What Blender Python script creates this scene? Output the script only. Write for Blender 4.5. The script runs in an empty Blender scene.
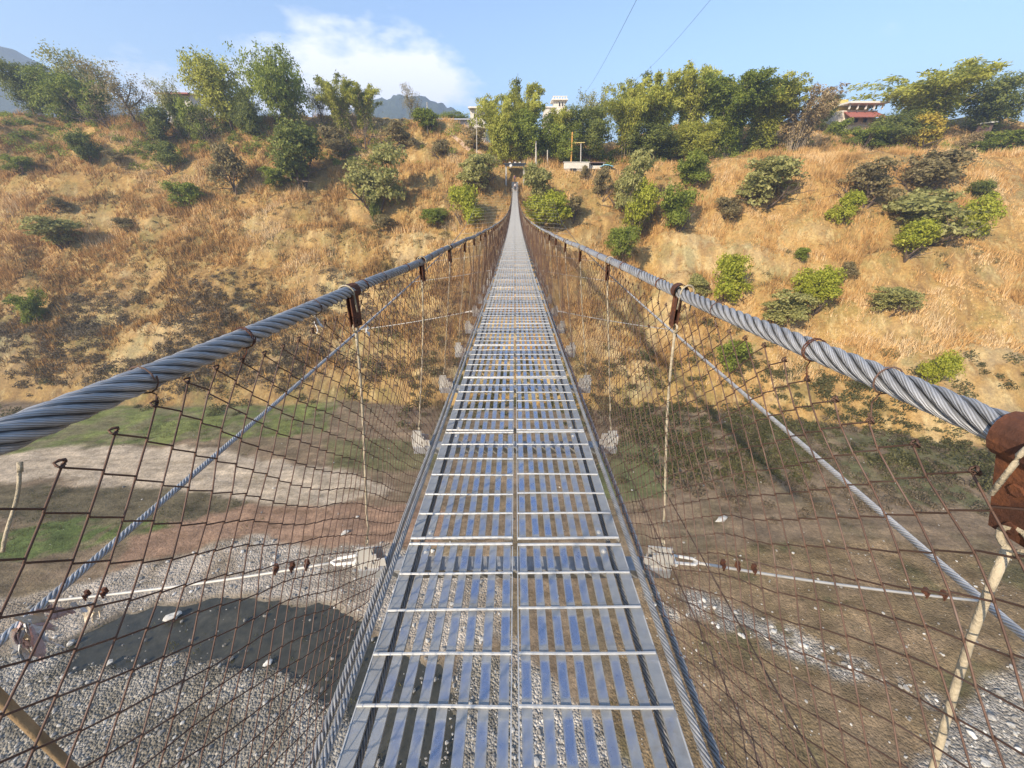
import bpy, math, random
import numpy as np
from mathutils import Vector, Matrix
R = math.radians
rng = np.random.default_rng(11)
random.seed(5)
sc = bpy.context.scene
col = sc.collection

# ------------------------------------------------------------------ camera frame
F = 390.0; CX, CY = 515.0, 384.0; TH = R(26.4)
CT, ST = math.cos(TH), math.sin(TH)
def ray(px, py):
    x = px - CX; yu = CY - py
    return np.array([x, F*CT + yu*ST, yu*CT - F*ST])
def zcam(p): return p[1]*CT - p[2]*ST

# ------------------------------------------------------------------ noise
_perm = np.random.default_rng(3).permutation(512)
_perm = np.concatenate([_perm, _perm, _perm]).astype(np.int64)
_val = np.random.default_rng(4).random(512)*2-1
def vnoise(x, y):
    x = np.asarray(x, float); y = np.asarray(y, float)
    xi = np.floor(x).astype(np.int64); yi = np.floor(y).astype(np.int64)
    fx = x-xi; fy = y-yi
    fx = fx*fx*(3-2*fx); fy = fy*fy*(3-2*fy)
    def h(a, b): return _val[_perm[(_perm[a & 511] + b) & 511] & 511]
    a = h(xi, yi); b = h(xi+1, yi); c = h(xi, yi+1); d = h(xi+1, yi+1)
    return (a*(1-fx)+b*fx)*(1-fy) + (c*(1-fx)+d*fx)*fy
def fbm(x, y, o=4):
    s = 0; a = 1; f = 1; t = 0
    for k in range(o):
        s = s + a*vnoise(np.asarray(x)*f+17.3*k, np.asarray(y)*f-9.1*k); t += a; a *= .5; f *= 2.03
    return s/t
def sstep(a, b, x):
    t = np.clip((np.asarray(x, float)-a)/(b-a), 0, 1); return t*t*(3-2*t)

# ------------------------------------------------------------------ terrain
ZB = -32.0
def foot(x):
    y0 = 57 - 13*sstep(25, 70, x) + 2.5*fbm(x/14, 0*x+3.3, 3)
    return y0 - 70*sstep(-112, -190, x) + 25*sstep(110, 220, x)  # left term: added unseen spur, bends the bank forward to shade the lower-left slope
def top(x):
    return 6.0 + 10.5*sstep(-2.5, -18, x) + 1.2*sstep(20, 60, x) + 1.0*fbm(x/22, 0*x+8.8, 2)
def bphase(x, u): return 2*np.pi*np.asarray(u)/8.5 + 5*fbm(np.asarray(x)/26, np.asarray(u)/40+5, 3)
def height(x, y):
    x = np.asarray(x, float); y = np.asarray(y, float)
    u = y - foot(x) + 3.2*fbm(x/17+4, y/40, 3)*sstep(0, 14, y-foot(x))
    # gully right of the bridge
    gx = 27 + .06*(y-80) + 1.5*fbm(y/9, 0*y, 2)
    gl = np.exp(-((x-gx)/3.2)**2)*sstep(58, 68, y)*(1-sstep(98, 112, y))
    T = top(x)
    ub = np.maximum(u, 0)
    ub = ub + 1.15*np.sin(bphase(x, u))*sstep(2, 8, u)*sstep(-.3, .25, fbm(x/23+7, u/30, 2))
    sl = .735*ub + 1.6*sstep(0, 3.5, u)
    hb = ZB + sl
    k = 2.2
    rs = .05+.25*sstep(-11, -1, x)+.12*sstep(30, 45, x)
    over = T + rs*np.clip(y-110, 0, 24)
    hf = -k*np.log(np.exp(-np.clip(hb-over, -60, 60)/k)+1) + over + 0
    hf = np.where(hb-over < -40, hb, hf)
    rough = sstep(1, 8, u)
    hf = hf + rough*(1.3*fbm(x/6.5, y/6.5, 4) + .6*fbm(x/1.9, y/1.9, 3)) - 4.5*gl
    # keep the ground under the bridge end clear of the deck
    cl = np.exp(-(x/3.0)**2)*sstep(84, 92, y)*(1-sstep(104, 107, y))
    hf = np.where(cl > 0, hf*(1-cl) + np.minimum(hf, -.9-.62*np.maximum(100-y, 0)+.0*y)*cl, hf)
    hf = hf + 6*sstep(350, 900, y)
    bed = ZB + .35*fbm(x/9, y/6, 3) + .12*fbm(x/1.6, y/1.6, 2)
    # near bank behind the camera
    v = 2.0 - y + 2.5*fbm(x/15, 0*x+40, 3)
    nt = 6 + 0*x
    hn = ZB + .62*np.maximum(v, 0)
    hn = np.where(hn > nt, nt+.03*(hn-nt), hn)
    base = np.where(u > 0, np.maximum(hf, bed), bed)
    return np.where(v > 0, np.maximum(hn, bed), base)
def hit(px, py):
    r = ray(px, py); r = r/r[1]
    ys = np.arange(8, 330, .25)
    P = r[None, :]*ys[:, None]
    g = height(P[:, 0], P[:, 1])
    i = np.argmax(P[:, 2] < g)
    if P[i, 2] >= g[i]: i = int((112-8)/.25)
    p = P[i].copy(); p[2] = g[i]; return p
def patch(x, y):
    w = 0
    for c, sx, sy in PATCH:
        w = np.maximum(w, np.exp(-((x-c[0])/sx)**2-((y-c[1])/sy)**2))
    return sstep(.25, .55, w+.55*fbm(x/2.2+70, y/2.6, 4))*(w > .06)
def bedpt(px, py):
    r = ray(px, py); t = ZB/r[2]; return r[:2]*t

PATCH = [(hit(px, py), sx, sy) for px, py, sx, sy in ((690, 245, 6, 4.5), (660, 318, 5, 4), (965, 412, 8, 3.5), (740, 255, 5, 2), (150, 352, 6, 3.5), (105, 325, 6, 2.5), (345, 292, 5, 3), (405, 245, 5, 3))]
# ------------------------------------------------------------------ mesh helpers
def link(o, parent=None):
    col.objects.link(o)
    if parent is not None: o.parent = parent
    return o
def meta(o, label=None, cat=None, group=None, kind=None):
    if label: o['label'] = label
    if cat: o['category'] = cat
    if group: o['group'] = group
    if kind: o['kind'] = kind
    return o
def np_mesh(name, V, faces, mat, smooth=False, attr=None, cattr=None, mats=None, midx=None):
    """faces: list of int arrays (n,k)"""
    me = bpy.data.meshes.new(name)
    V = np.asarray(V, np.float32)
    faces = [np.asarray(f, np.int32) for f in (faces if isinstance(faces, list) else [faces]) if len(f)]
    me.vertices.add(len(V)); me.vertices.foreach_set('co', V.ravel())
    nl = sum(f.size for f in faces); nf = sum(len(f) for f in faces)
    me.loops.add(nl); me.polygons.add(nf)
    me.loops.foreach_set('vertex_index', np.concatenate([f.ravel() for f in faces]))
    tot = np.concatenate([np.full(len(f), f.shape[1], np.int32) for f in faces])
    st = np.concatenate([[0], np.cumsum(tot)[:-1]]).astype(np.int32)
    me.polygons.foreach_set('loop_start', st); me.polygons.foreach_set('loop_total', tot)
    me.polygons.foreach_set('use_smooth', np.full(nf, bool(smooth)))
    for m in (mats or [mat]): me.materials.append(m)
    if midx is not None: me.polygons.foreach_set('material_index', np.asarray(midx, np.int32))
    for k, a in (attr or {}).items():
        a = np.asarray(a, np.float32)
        if a.ndim == 1:
            at = me.attributes.new(k, 'FLOAT', 'POINT'); at.data.foreach_set('value', a)
        elif a.shape[1] == 3:
            at = me.attributes.new(k, 'FLOAT_VECTOR', 'POINT'); at.data.foreach_set('vector', a.ravel())
        else:
            at = me.attributes.new(k, 'FLOAT_COLOR', 'POINT'); at.data.foreach_set('color', a.ravel())
    me.update(calc_edges=True); me.validate()
    return me
def np_obj(name, V, faces, mat, parent=None, **k):
    return link(bpy.data.objects.new(name, np_mesh(name, V, faces, mat, **k)), parent)
def empty(name, loc=(0, 0, 0), rz=0):
    o = bpy.data.objects.new(name, None); o.location = loc; o.rotation_euler = (0, 0, rz)
    o.empty_display_size = .3
    return link(o)
class MB:
    def __init__(s): s.V = []; s.F4 = []; s.F3 = []; s.n = 0; s.A = []; s.FN = []
    def add(s, V, F, a=0.0):
        V = np.asarray(V, float); F = np.asarray(F, int)
        (s.F4 if F.shape[1] == 4 else s.F3).append(F + s.n)
        s.V.append(V); s.n += len(V)
        s.A.append(np.full(len(V), a) if np.isscalar(a) else np.asarray(a)); return s
    def box(s, c, size, M=None, a=0.0, taper=1.0):
        h = np.array(size)/2
        v = np.array([[x, y, z] for z in (-1, 1) for y in (-1, 1) for x in (-1, 1)], float)*h
        v[4:, :2] *= taper
        if M is not None: v = v @ np.asarray(M).T
        v = v + np.array(c)
        f = [[0, 2, 3, 1], [4, 5, 7, 6], [0, 1, 5, 4], [2, 6, 7, 3], [0, 4, 6, 2], [1, 3, 7, 5]]
        return s.add(v, f, a)
    def tube(s, pts, r, n=6, cap=True, a=0.0, ref=None):
        P = np.asarray(pts, float); k = len(P)
        rr = np.full(k, r) if np.isscalar(r) else np.asarray(r, float)
        T = np.gradient(P, axis=0); T /= np.linalg.norm(T, axis=1)[:, None]+1e-12
        up = np.array(ref if ref is not None else ((0, 0, 1) if abs(T[:, 2]).mean() < .8 else (1, 0, 0)), float)
        N = np.cross(T, up); N /= np.linalg.norm(N, axis=1)[:, None]+1e-12
        B = np.cross(N, T)
        an = np.arange(n)*2*np.pi/n
        V = P[:, None, :] + rr[:, None, None]*(np.cos(an)[None, :, None]*N[:, None, :]+np.sin(an)[None, :, None]*B[:, None, :])
        i = np.arange(k-1)[:, None]*n; j = np.arange(n)[None, :]; j2 = (j+1) % n
        Fq = np.stack([i+j, i+j2, i+n+j2, i+n+j], -1).reshape(-1, 4)
        V = V.reshape(-1, 3)
        if cap:
            V = np.vstack([V, P[0], P[-1]])
            c0 = k*n; c1 = c0+1; jj = np.arange(n)
            s.add(V, Fq, a); off = s.n-len(V)
            s.F3.append(np.stack([np.full(n, c0), (jj+1) % n, jj], -1)+off)
            b = (k-1)*n
            s.F3.append(np.stack([np.full(n, c1), b+jj, b+(jj+1) % n], -1)+off)
            return s
        return s.add(V, Fq, a)
    def ball(s, c, r, n=8, m=5, a=0.0, jit=0, seed=0):
        rg = np.random.default_rng(seed)
        th = np.linspace(0, np.pi, m+1)[1:-1]
        P = [[0, 0, 1]]
        for t in th:
            for q in range(n): P.append([math.sin(t)*math.cos(2*math.pi*q/n), math.sin(t)*math.sin(2*math.pi*q/n), math.cos(t)])
        P.append([0, 0, -1]); P = np.array(P)
        if jit: P *= (1+jit*(rg.random((len(P), 1))*2-1))
        V = P*np.array(r) + np.array(c)
        L = len(P)-1; f4 = []; f3 = []
        for q in range(n): f3.append([0, 1+q, 1+(q+1) % n]); b = 1+(m-2)*n; f3.append([L, b+(q+1) % n, b+q])
        for k in range(m-2):
            for q in range(n): f4.append([1+k*n+q, 1+(k+1)*n+q, 1+(k+1)*n+(q+1) % n, 1+k*n+(q+1) % n])
        s.add(V, f3, a); off = s.n-len(V)
        if f4: s.F4.append(np.array(f4)+off)
        return s
    def data(s):
        fs = []
        if s.F4: fs.append(np.vstack(s.F4))
        if s.F3: fs.append(np.vstack(s.F3))
        return np.vstack(s.V), fs
    def build(s, name, mat, parent=None, smooth=False, aname=None):
        V, fs = s.data()
        return np_obj(name, V, fs, mat, parent, smooth=smooth, attr={aname: np.concatenate(s.A)} if aname else None)
    def mesh(s, name, mat, smooth=False, aname=None):
        V, fs = s.data()
        return np_mesh(name, V, fs, mat, smooth=smooth, attr={aname: np.concatenate(s.A)} if aname else None)
def mobj(name, me, parent=None): return link(bpy.data.objects.new(name, me), parent)
def rotz(a): c, s = math.cos(a), math.sin(a); return np.array([[c, -s, 0], [s, c, 0], [0, 0, 1]])
def rotx(a): c, s = math.cos(a), math.sin(a); return np.array([[1, 0, 0], [0, c, -s], [0, s, c]])
def roty(a): c, s = math.cos(a), math.sin(a); return np.array([[c, 0, s], [0, 1, 0], [-s, 0, c]])

# ------------------------------------------------------------------ materials
class NT:
    def __init__(s, name):
        s.m = bpy.data.materials.new(name); s.m.use_nodes = True
        s.t = s.m.node_tree; s.b = s.t.nodes['Principled BSDF']; s.out = s.t.nodes['Material Output']
    def n(s, typ, **k):
        nd = s.t.nodes.new(typ)
        for a, v in k.items(): setattr(nd, a, v)
        return nd
    def l(s, a, b): s.t.links.new(a, b)
    def noise(s, scale, detail=4, rough=.55, vec=None):
        nd = s.n('ShaderNodeTexNoise'); nd.inputs['Scale'].default_value = scale
        nd.inputs['Detail'].default_value = detail; nd.inputs['Roughness'].default_value = rough
        if vec is not None: s.l(vec, nd.inputs['Vector'])
        return nd.outputs['Fac']
    def ramp(s, fac, stops, interp='LINEAR'):
        nd = s.n('ShaderNodeValToRGB'); nd.color_ramp.interpolation = interp
        e = nd.color_ramp.elements
        while len(e) < len(stops): e.new(.5)
        for q, (p, c) in enumerate(stops):
            e[q].position = p; e[q].color = (c[0], c[1], c[2], 1) if not np.isscalar(c) else (c, c, c, 1)
        s.l(fac, nd.inputs['Fac']); return nd.outputs['Color']
    def mix(s, fac, a, b, mode='MIX'):
        nd = s.n('ShaderNodeMix', data_type='RGBA', blend_type=mode)
        for sock, v in ((nd.inputs[0], fac), (nd.inputs[6], a), (nd.inputs[7], b)):
            if hasattr(v, 'links') or isinstance(v, bpy.types.NodeSocket): s.l(v, sock)
            elif np.isscalar(v): sock.default_value = v
            else: sock.default_value = (v[0], v[1], v[2], 1)
        return nd.outputs[2]
    def math(s, op, a, b=0.0, clamp=False):
        nd = s.n('ShaderNodeMath', operation=op); nd.use_clamp = clamp
        for sock, v in ((nd.inputs[0], a), (nd.inputs[1], b)):
            if isinstance(v, bpy.types.NodeSocket): s.l(v, sock)
            else: sock.default_value = v
        return nd.outputs[0]
    def attr(s, name, out='Fac'):
        nd = s.n('ShaderNodeAttribute', attribute_name=name); return nd.outputs[out]
    def obj(s): return s.n('ShaderNodeTexCoord').outputs['Object']
    def pos(s): return s.n('ShaderNodeNewGeometry').outputs['Position']
    def bump(s, h, strength=.4, dist=.02, inp=None):
        nd = s.n('ShaderNodeBump'); nd.inputs['Strength'].default_value = strength; nd.inputs['Distance'].default_value = dist
        s.l(h, nd.inputs['Height'])
        if inp is not None: s.l(inp, nd.inputs['Normal'])
        return nd.outputs['Normal']
    def set(s, **k):
        for a, v in k.items():
            nm = {'color': 'Base Color', 'rough': 'Roughness', 'metal': 'Metallic', 'normal': 'Normal', 'spec': 'Specular IOR Level'}[a]
            if isinstance(v, bpy.types.NodeSocket): s.l(v, s.b.inputs[nm])
            elif np.isscalar(v): s.b.inputs[nm].default_value = v
            else: s.b.inputs[nm].default_value = (v[0], v[1], v[2], 1)
        return s
M = {}
def simple(name, c, rough=.7, metal=0., var=.25, scale=6, bump=0., bscale=30):
    n = NT(name); v = n.obj()
    f = n.noise(scale, 5, .6, v)
    c = np.array(c)
    n.set(color=n.ramp(f, [(.25, c*(1-var)), (.75, c*(1+var))]), rough=rough, metal=metal)
    if bump: n.set(normal=n.bump(n.noise(bscale, 4, .6, v), bump, .01))
    M[name] = n.m; return n.m
simple('zinc', (.50, .51, .52), .48, .6, .22, 25, .15, 120)
simple('white_zinc', (.50, .475, .42), .6, .15, .12, 12, .0, 90)
simple('cream_rod', (.41, .345, .235), .8, .0, .4, 30, .6, 90)
simple('dark_steel', (.06, .065, .07), .6, .6, .3, 20)
simple('white_paint', (.72, .68, .60), .8, 0, .1, 3)
simple('cream_wall', (.66, .60, .50), .85, 0, .12, 2)
simple('concrete', (.46, .42, .36), .9, 0, .2, 2, .2, 15)
simple('red_roof', (.36, .13, .10), .75, 0, .2, 4)
simple('brown_roof', (.16, .10, .08), .8, 0, .25, 3)
simple('dark_opening', (.025, .022, .02), .8, 0, .2, 3)
simple('grey_shed', (.42, .44, .50), .7, 0, .12, 2)
simple('tarp', (.30, .60, .72), .5, 0, .12, 5)
simple('orange_pole', (.60, .30, .06), .6, 0, .15, 5)
simple('pale_post', (.52, .47, .40), .8, 0, .2, 8)
simple('yellow_paint', (.68, .52, .18), .7, 0, .12, 4)
simple('wire_black', (.03, .03, .035), .6, 0, .1)
simple('cloth', (.62, .52, .38), .95, 0, .25, 14, .4, 90)
simple('cloth_pink', (.46, .33, .30), .95, 0, .25, 14, .4, 90)
simple('cloth_white', (.66, .64, .60), .95, 0, .15, 14, .4, 90)
simple('skin', (.32, .18, .11), .6); simple('hair', (.015, .012, .01), .6)
simple('purple_top', (.16, .07, .14), .9); simple('pale_trousers', (.55, .50, .46), .9); simple('dark_trousers', (.05, .045, .05), .9)
simple('pale_top', (.62, .58, .54), .9)
simple('bark', (.14, .10, .07), .9, 0, .35, 3, .5, 12)
simple('pale_bark', (.34, .27, .18), .9, 0, .3, 3, .4, 12)
simple('stick', (.30, .20, .10), .8, 0, .35, 18, .4, 60)
# rust
n = NT('rust'); v = n.obj()
n.set(color=n.ramp(n.noise(28, 6, .65, v), [(.2, (.04, .02, .014)), (.52, (.11, .042, .022)), (.72, (.24, .085, .03)), (.88, (.20, .15, .12))]), rough=.85, metal=.15,
      normal=n.bump(n.noise(140, 5, .7, v), .6, .004)); M['rust'] = n.m
n = NT('fence_wire'); v = n.pos()
n.set(color=n.ramp(n.noise(9, 5, .6, v), [(.3, (.075, .045, .034)), (.55, (.15, .085, .058)), (.75, (.22, .16, .125))]), rough=.7, metal=.3); M['fence_wire'] = n.m
# galvanised deck with foot-polished patches; reflected sky blue mixed into their colour
n = NT('deck_metal'); v = n.pos(); w = n.attr('wear_sky')
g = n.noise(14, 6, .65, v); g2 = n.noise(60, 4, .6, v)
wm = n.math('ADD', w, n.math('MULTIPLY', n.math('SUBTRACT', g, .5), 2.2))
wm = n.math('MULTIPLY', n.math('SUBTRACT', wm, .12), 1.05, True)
base = n.mix(n.math('MULTIPLY', g2, .6), (.31, .315, .305), (.48, .475, .445))
dirt = n.ramp(n.noise(5, 7, .7, v), [(.52, 0.), (.68, .55)]); base = n.mix(dirt, base, (.25, .22, .175))
rod = n.math('MULTIPLY', n.math('ADD', w, .2), -4., True); base = n.mix(rod, base, (.60, .585, .54))
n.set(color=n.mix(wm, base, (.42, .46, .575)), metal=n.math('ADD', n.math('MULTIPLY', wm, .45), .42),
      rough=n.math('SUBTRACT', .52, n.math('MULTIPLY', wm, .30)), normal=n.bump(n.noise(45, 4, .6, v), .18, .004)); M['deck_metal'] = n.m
# wire rope
n = NT('wire_rope'); uv = n.attr('ropeuv', 'Vector')
sx = n.n('ShaderNodeSeparateXYZ'); n.l(uv, sx.inputs[0])
ph = n.math('ADD', n.math('MULTIPLY', sx.outputs[0], 14*2*math.pi), n.math('MULTIPLY', sx.outputs[1], -150.))
wv = n.math('SINE', ph)
g = n.noise(20, 5, .6, n.pos())
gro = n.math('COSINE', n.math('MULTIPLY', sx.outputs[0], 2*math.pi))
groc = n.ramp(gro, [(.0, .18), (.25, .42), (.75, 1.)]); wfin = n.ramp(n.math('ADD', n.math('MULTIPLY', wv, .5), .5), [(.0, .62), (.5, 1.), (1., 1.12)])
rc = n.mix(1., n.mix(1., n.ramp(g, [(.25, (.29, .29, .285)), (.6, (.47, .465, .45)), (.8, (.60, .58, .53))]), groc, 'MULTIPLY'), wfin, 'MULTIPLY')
n.set(color=rc, metal=.35, rough=.5,
      normal=n.bump(wv, .5, .0007)); M['wire_rope'] = n.m
g2 = n.m.copy(); g2.name = 'guy_rope'; M['guy_rope'] = g2
for nd in g2.node_tree.nodes:
    if nd.type == 'VALTORGB' and len(nd.color_ramp.elements) == 3 and abs(nd.color_ramp.elements[0].position-.25) < .01:
        for e_ in nd.color_ramp.elements: e_.color = tuple(min(.78, c*1.2) for c in e_.color[:3])+(1,)

# ground
n = NT('ground_soil'); v = n.pos()
c = n.attr('albedo', 'Color'); gr = n.attr('gravel'); hl = n.attr('hill')
f1 = n.noise(.35, 6, .62, v); f2 = n.noise(2.6, 6, .65, v); f3 = n.noise(9, 4, .6, v)
hillc = n.ramp(f1, [(.30, (.17, .10, .055)), (.43, (.30, .175, .085)), (.55, (.43, .265, .115)), (.70, (.54, .37, .19))])
hillc = n.mix(n.ramp(n.noise(.16, 6, .65, v), [(.50, 0.), (.60, .8)]), hillc, (.185, .165, .075))
mpg = n.n('ShaderNodeMapping'); mpg.inputs['Scale'].default_value = (1.0, .35, .35); mpg.inputs['Location'].default_value = (31, 7, 3); n.l(v, mpg.inputs[0])
hillc = n.mix(n.ramp(n.noise(.8, 6, .7, mpg.outputs[0]), [(.52, 0.), (.66, .85)]), hillc, (.58, .45, .28))
hillc = n.mix(n.ramp(n.noise(.55, 5, .65, mpg.outputs[0]), [(.34, .8), (.46, .0)]), hillc, (.155, .085, .05))
colr = n.mix(hl, c, n.mix(.38, hillc, c))
colr = n.mix(hl, colr, n.mix(1., colr, (.96, .955, .72), 'MULTIPLY'))
mpb = n.n('ShaderNodeMapping'); mpb.inputs['Scale'].default_value = (.28, 1.1, 1.); n.l(v, mpb.inputs[0])
bedn = n.ramp(n.noise(.9, 7, .68, mpb.outputs[0]), [(.28, (.58, .56, .50)), (.5, (1., 1., 1.)), (.7, (1.36, 1.34, 1.30))])
colr = n.mix(hl, n.mix(1., colr, bedn, 'MULTIPLY'), colr)
colr = n.mix(1., colr, n.ramp(f2, [(.2, .55), (.5, 1.), (.8, 1.38)]), 'MULTIPLY')
colr = n.mix(1., colr, n.ramp(f3, [(.25, .72), (.75, 1.25)]), 'MULTIPLY')
vo = n.n('ShaderNodeTexVoronoi'); vo.inputs['Scale'].default_value = 6.5; n.l(v, vo.inputs['Vector'])
vo2 = n.n('ShaderNodeTexVoronoi'); vo2.inputs['Scale'].default_value = 15; n.l(v, vo2.inputs['Vector'])
sep = n.n('ShaderNodeSeparateColor'); n.l(vo.outputs['Color'], sep.inputs[0])
peb = n.ramp(sep.outputs[0], [(.0, .68), (.5, .9), (.85, 1.1), (1., 1.45)])
edge = n.ramp(vo.outputs['Distance'], [(.08, 1.1), (.2, .45)])
sep2 = n.n('ShaderNodeSeparateColor'); n.l(vo2.outputs['Color'], sep2.inputs[0])
peb2 = n.ramp(sep2.outputs[1], [(.0, .78), (.7, 1.03), (1., 1.35)])
grc = n.mix(1., n.mix(1., colr, peb, 'MULTIPLY'), peb2, 'MULTIPLY')
n.set(color=n.mix(gr, colr, grc), rough=.95, spec=.15)
hgt = n.math('ADD', n.math('MULTIPLY', f2, .5), n.math('MULTIPLY', n.math('MULTIPLY', gr, vo.outputs['Distance']), -1.2))
n.set(normal=n.bump(n.math('ADD', hgt, n.math('MULTIPLY', f3, .25)), .7, .25)); M['ground_soil'] = n.m
# water
n = NT('stream_water'); v = n.pos()
n.set(color=n.ramp(n.noise(1.1, 7, .7, v), [(.3, (.026, .027, .020)), (.55, (.052, .050, .036)), (.72, (.085, .08, .058))]), rough=.24, spec=.4,
      normal=n.bump(n.noise(3.5, 4, .6, v), .25, .05)); M['stream_water'] = n.m
n = NT('stone'); v = n.pos(); t = n.attr('tint')
n.set(color=n.mix(1., n.ramp(t, [(0, (.16, .15, .135)), (.5, (.36, .34, .30)), (.85, (.58, .56, .50)), (1, (.74, .72, .67))]), n.ramp(n.noise(5, 4, .6, v), [(.3, .75), (.7, 1.15)]), 'MULTIPLY'), rough=.9, spec=.2); M['stone'] = n.m
n = NT('dry_grass'); t = n.attr('tint')
n.set(color=n.ramp(t, [(0, (.15, .115, .045)), (.25, (.31, .175, .068)), (.55, (.52, .305, .105)), (.8, (.64, .41, .17)), (1, (.68, .52, .30))]), rough=.85, spec=.1)
M['dry_grass'] = n.m
n = NT('hill_forest'); v = n.pos()
n.set(color=n.ramp(n.noise(.035, 6, .7, v), [(.35, (.030, .045, .022)), (.65, (.075, .09, .045))]), rough=.95, spec=.05, normal=n.bump(n.noise(.06, 5, .7, v), 1., 8.)); M['hill_forest'] = n.m
def leafmat(name, dark, mid, light, trans=.45):
    n = NT(name); t = n.attr('tint')
    c = n.ramp(t, [(0, dark), (.5, mid), (1, light)])
    n.set(color=c, rough=.55, spec=.25)
    tr = n.n('ShaderNodeBsdfTranslucent'); n.l(c, tr.inputs['Color'])
    mx = n.n('ShaderNodeMixShader'); mx.inputs[0].default_value = trans
    n.l(n.b.outputs[0], mx.inputs[1]); n.l(tr.outputs[0], mx.inputs[2]); n.l(mx.outputs[0], n.out.inputs['Surface'])
    M[name] = n.m
leafmat('leaf_grey', (0.183, 0.183, 0.055), (0.390, 0.378, 0.125), (0.586, 0.537, 0.210))
leafmat('leaf_bright', (.19, .215, .018), (.42, .44, .042), (.60, .58, .10))
leafmat('leaf_dark', (0.082, 0.100, 0.022), (0.198, 0.226, 0.050), (0.363, 0.378, 0.095))
leafmat('leaf_green', (0.097, 0.128, 0.020), (0.253, 0.299, 0.045), (0.451, 0.488, 0.090))
leafmat('leaf_bamboo', (0.170, 0.189, 0.030), (0.445, 0.439, 0.070), (0.652, 0.647, 0.150))
leafmat('leaf_yellow', (0.268, 0.220, 0.035), (0.586, 0.451, 0.070), (0.750, 0.586, 0.130))
leafmat('leaf_straw', (.17, .12, .055), (.33, .24, .115), (.46, .35, .18), .2)
leafmat('leaf_olive', (.16, .135, .06), (.31, .25, .11), (.46, .37, .18))
leafmat('leaf_scrub', (.065, .068, .025), (.15, .145, .055), (.26, .235, .10))

leafmat('leaf_brush', (.10, .078, .045), (.19, .15, .095), (.29, .235, .155))
# ------------------------------------------------------------------ ground sheet
def lines(segs):
    out = []
    for a, b, st in segs: out += list(np.arange(a, b, st))
    return np.array(out+[segs[-1][1]])
def geo(a, b, n): return list(np.geomspace(a, b, n))
xs = np.array([-x for x in geo(150, 2550, 22)[::-1]] + list(lines([(-149, -60, 1.1), (-60, 60, .42), (60, 149, 1.1)])) + geo(150, 2550, 22))
ys = np.array([-x for x in geo(60, 1450, 20)[::-1]] + list(lines([(-59, -6, 2.), (-6, 6, .7), (6, 62, .33), (62, 135, .6), (135, 200, 2.5)])) + geo(203, 2150, 24))
GX, GY = np.meshgrid(xs, ys)
GZ = height(GX, GY)
def inpoly(x, y, poly):
    ins = np.zeros(x.shape, bool); n = len(poly)
    for i in range(n):
        x0, y0 = poly[i]; x1, y1 = poly[(i+1) % n]
        c = ((y0 > y) != (y1 > y)) & (x < (x1-x0)*(y-y0)/((y1-y0) if y1 != y0 else 1e-9)+x0)
        ins ^= c
    return ins
def polydist(x, y, poly):
    d = np.full(x.shape, 1e9); n = len(poly)
    for i in range(n):
        p = np.array(poly[i]); q = np.array(poly[(i+1) % n]); e = q-p
        t = np.clip(((x-p[0])*e[0]+(y-p[1])*e[1])/(e@e+1e-9), 0, 1)
        d = np.minimum(d, np.hypot(x-p[0]-t*e[0], y-p[1]-t*e[1]))
    return np.where(inpoly(x, y, poly), d, -d)
def zone(x, y, pix, soft=.6, warp=1.):
    poly = [tuple(bedpt(*p)) for p in pix]
    wx = x + .35*fbm(x/.8, y/.8+7, 2) + warp*fbm(x/2.6+3, y/2.6, 4); wy = y + warp*.8*fbm(x/2.6, y/2.6+9, 4)
    return sstep(-soft, soft, polydist(wx, wy, poly))
POLY = dict(
 stream=[(60, 648), (110, 615), (190, 598), (262, 595), (330, 608), (372, 632), (430, 650), (445, 700), (470, 790), (400, 790), (372, 735), (335, 700), (290, 680), (250, 662), (180, 652), (130, 655), (80, 664)],
 gravel=[(-140, 655), (60, 650), (80, 664), (130, 655), (250, 662), (335, 700), (372, 735), (400, 790), (445, 700), (470, 640), (560, 690), (580, 790), (560, 960), (-200, 960)],
 pale=[(-160, 640), (0, 600), (120, 572), (230, 540), (400, 545), (480, 560), (520, 640), (445, 650), (330, 606), (262, 593), (190, 596), (110, 613), (60, 645), (-160, 652)],
 sand=[(-160, 470), (0, 455), (60, 440), (210, 450), (330, 468), (400, 490), (330, 505), (190, 502), (60, 478), (-160, 490)],
 green1=[(-60, 440), (90, 408), (200, 396), (340, 398), (330, 432), (210, 440), (80, 446), (-60, 455)],
 green2=[(-120, 560), (0, 535), (60, 520), (150, 508), (170, 526), (60, 553), (0, 565)],
 dark1=[(-120, 486), (60, 484), (190, 488), (250, 505), (200, 518), (-120, 522)],
 red=[(190, 505), (330, 505), (440, 500), (445, 545), (230, 538), (120, 568), (130, 530)],
 green3=[(330, 440), (430, 440), (440, 470), (330, 470)],
 green4=[(600, 440), (660, 440), (670, 500), (600, 500)],
 green5=[(740, 400), (960, 380), (1040, 420), (1060, 520), (900, 500), (760, 470)],
 mud=[(640, 570), (760, 540), (1150, 560), (1200, 900), (560, 960), (600, 700)],
 rgravel=[(905, 800), (930, 740), (965, 690), (1024, 655), (1150, 640), (1300, 800), (1100, 960), (850, 960)],
 rline=[(640, 585), (700, 590), (770, 618), (850, 650), (930, 690), (990, 700), (985, 725), (900, 692), (840, 672), (740, 632), (640, 600)],
 cgravel=[(520, 640), (560, 690), (620, 740), (640, 800), (600, 900), (540, 900)],
)
Z = {k: zone(GX, GY, p, .35 if k in ('stream',) else .45, 1.5 if k != 'stream' else 1.9) for k, p in POLY.items()}
bedm = sstep(.5, 2.0, foot(GX)-GY+1)*sstep(1., 5., GY)
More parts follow.
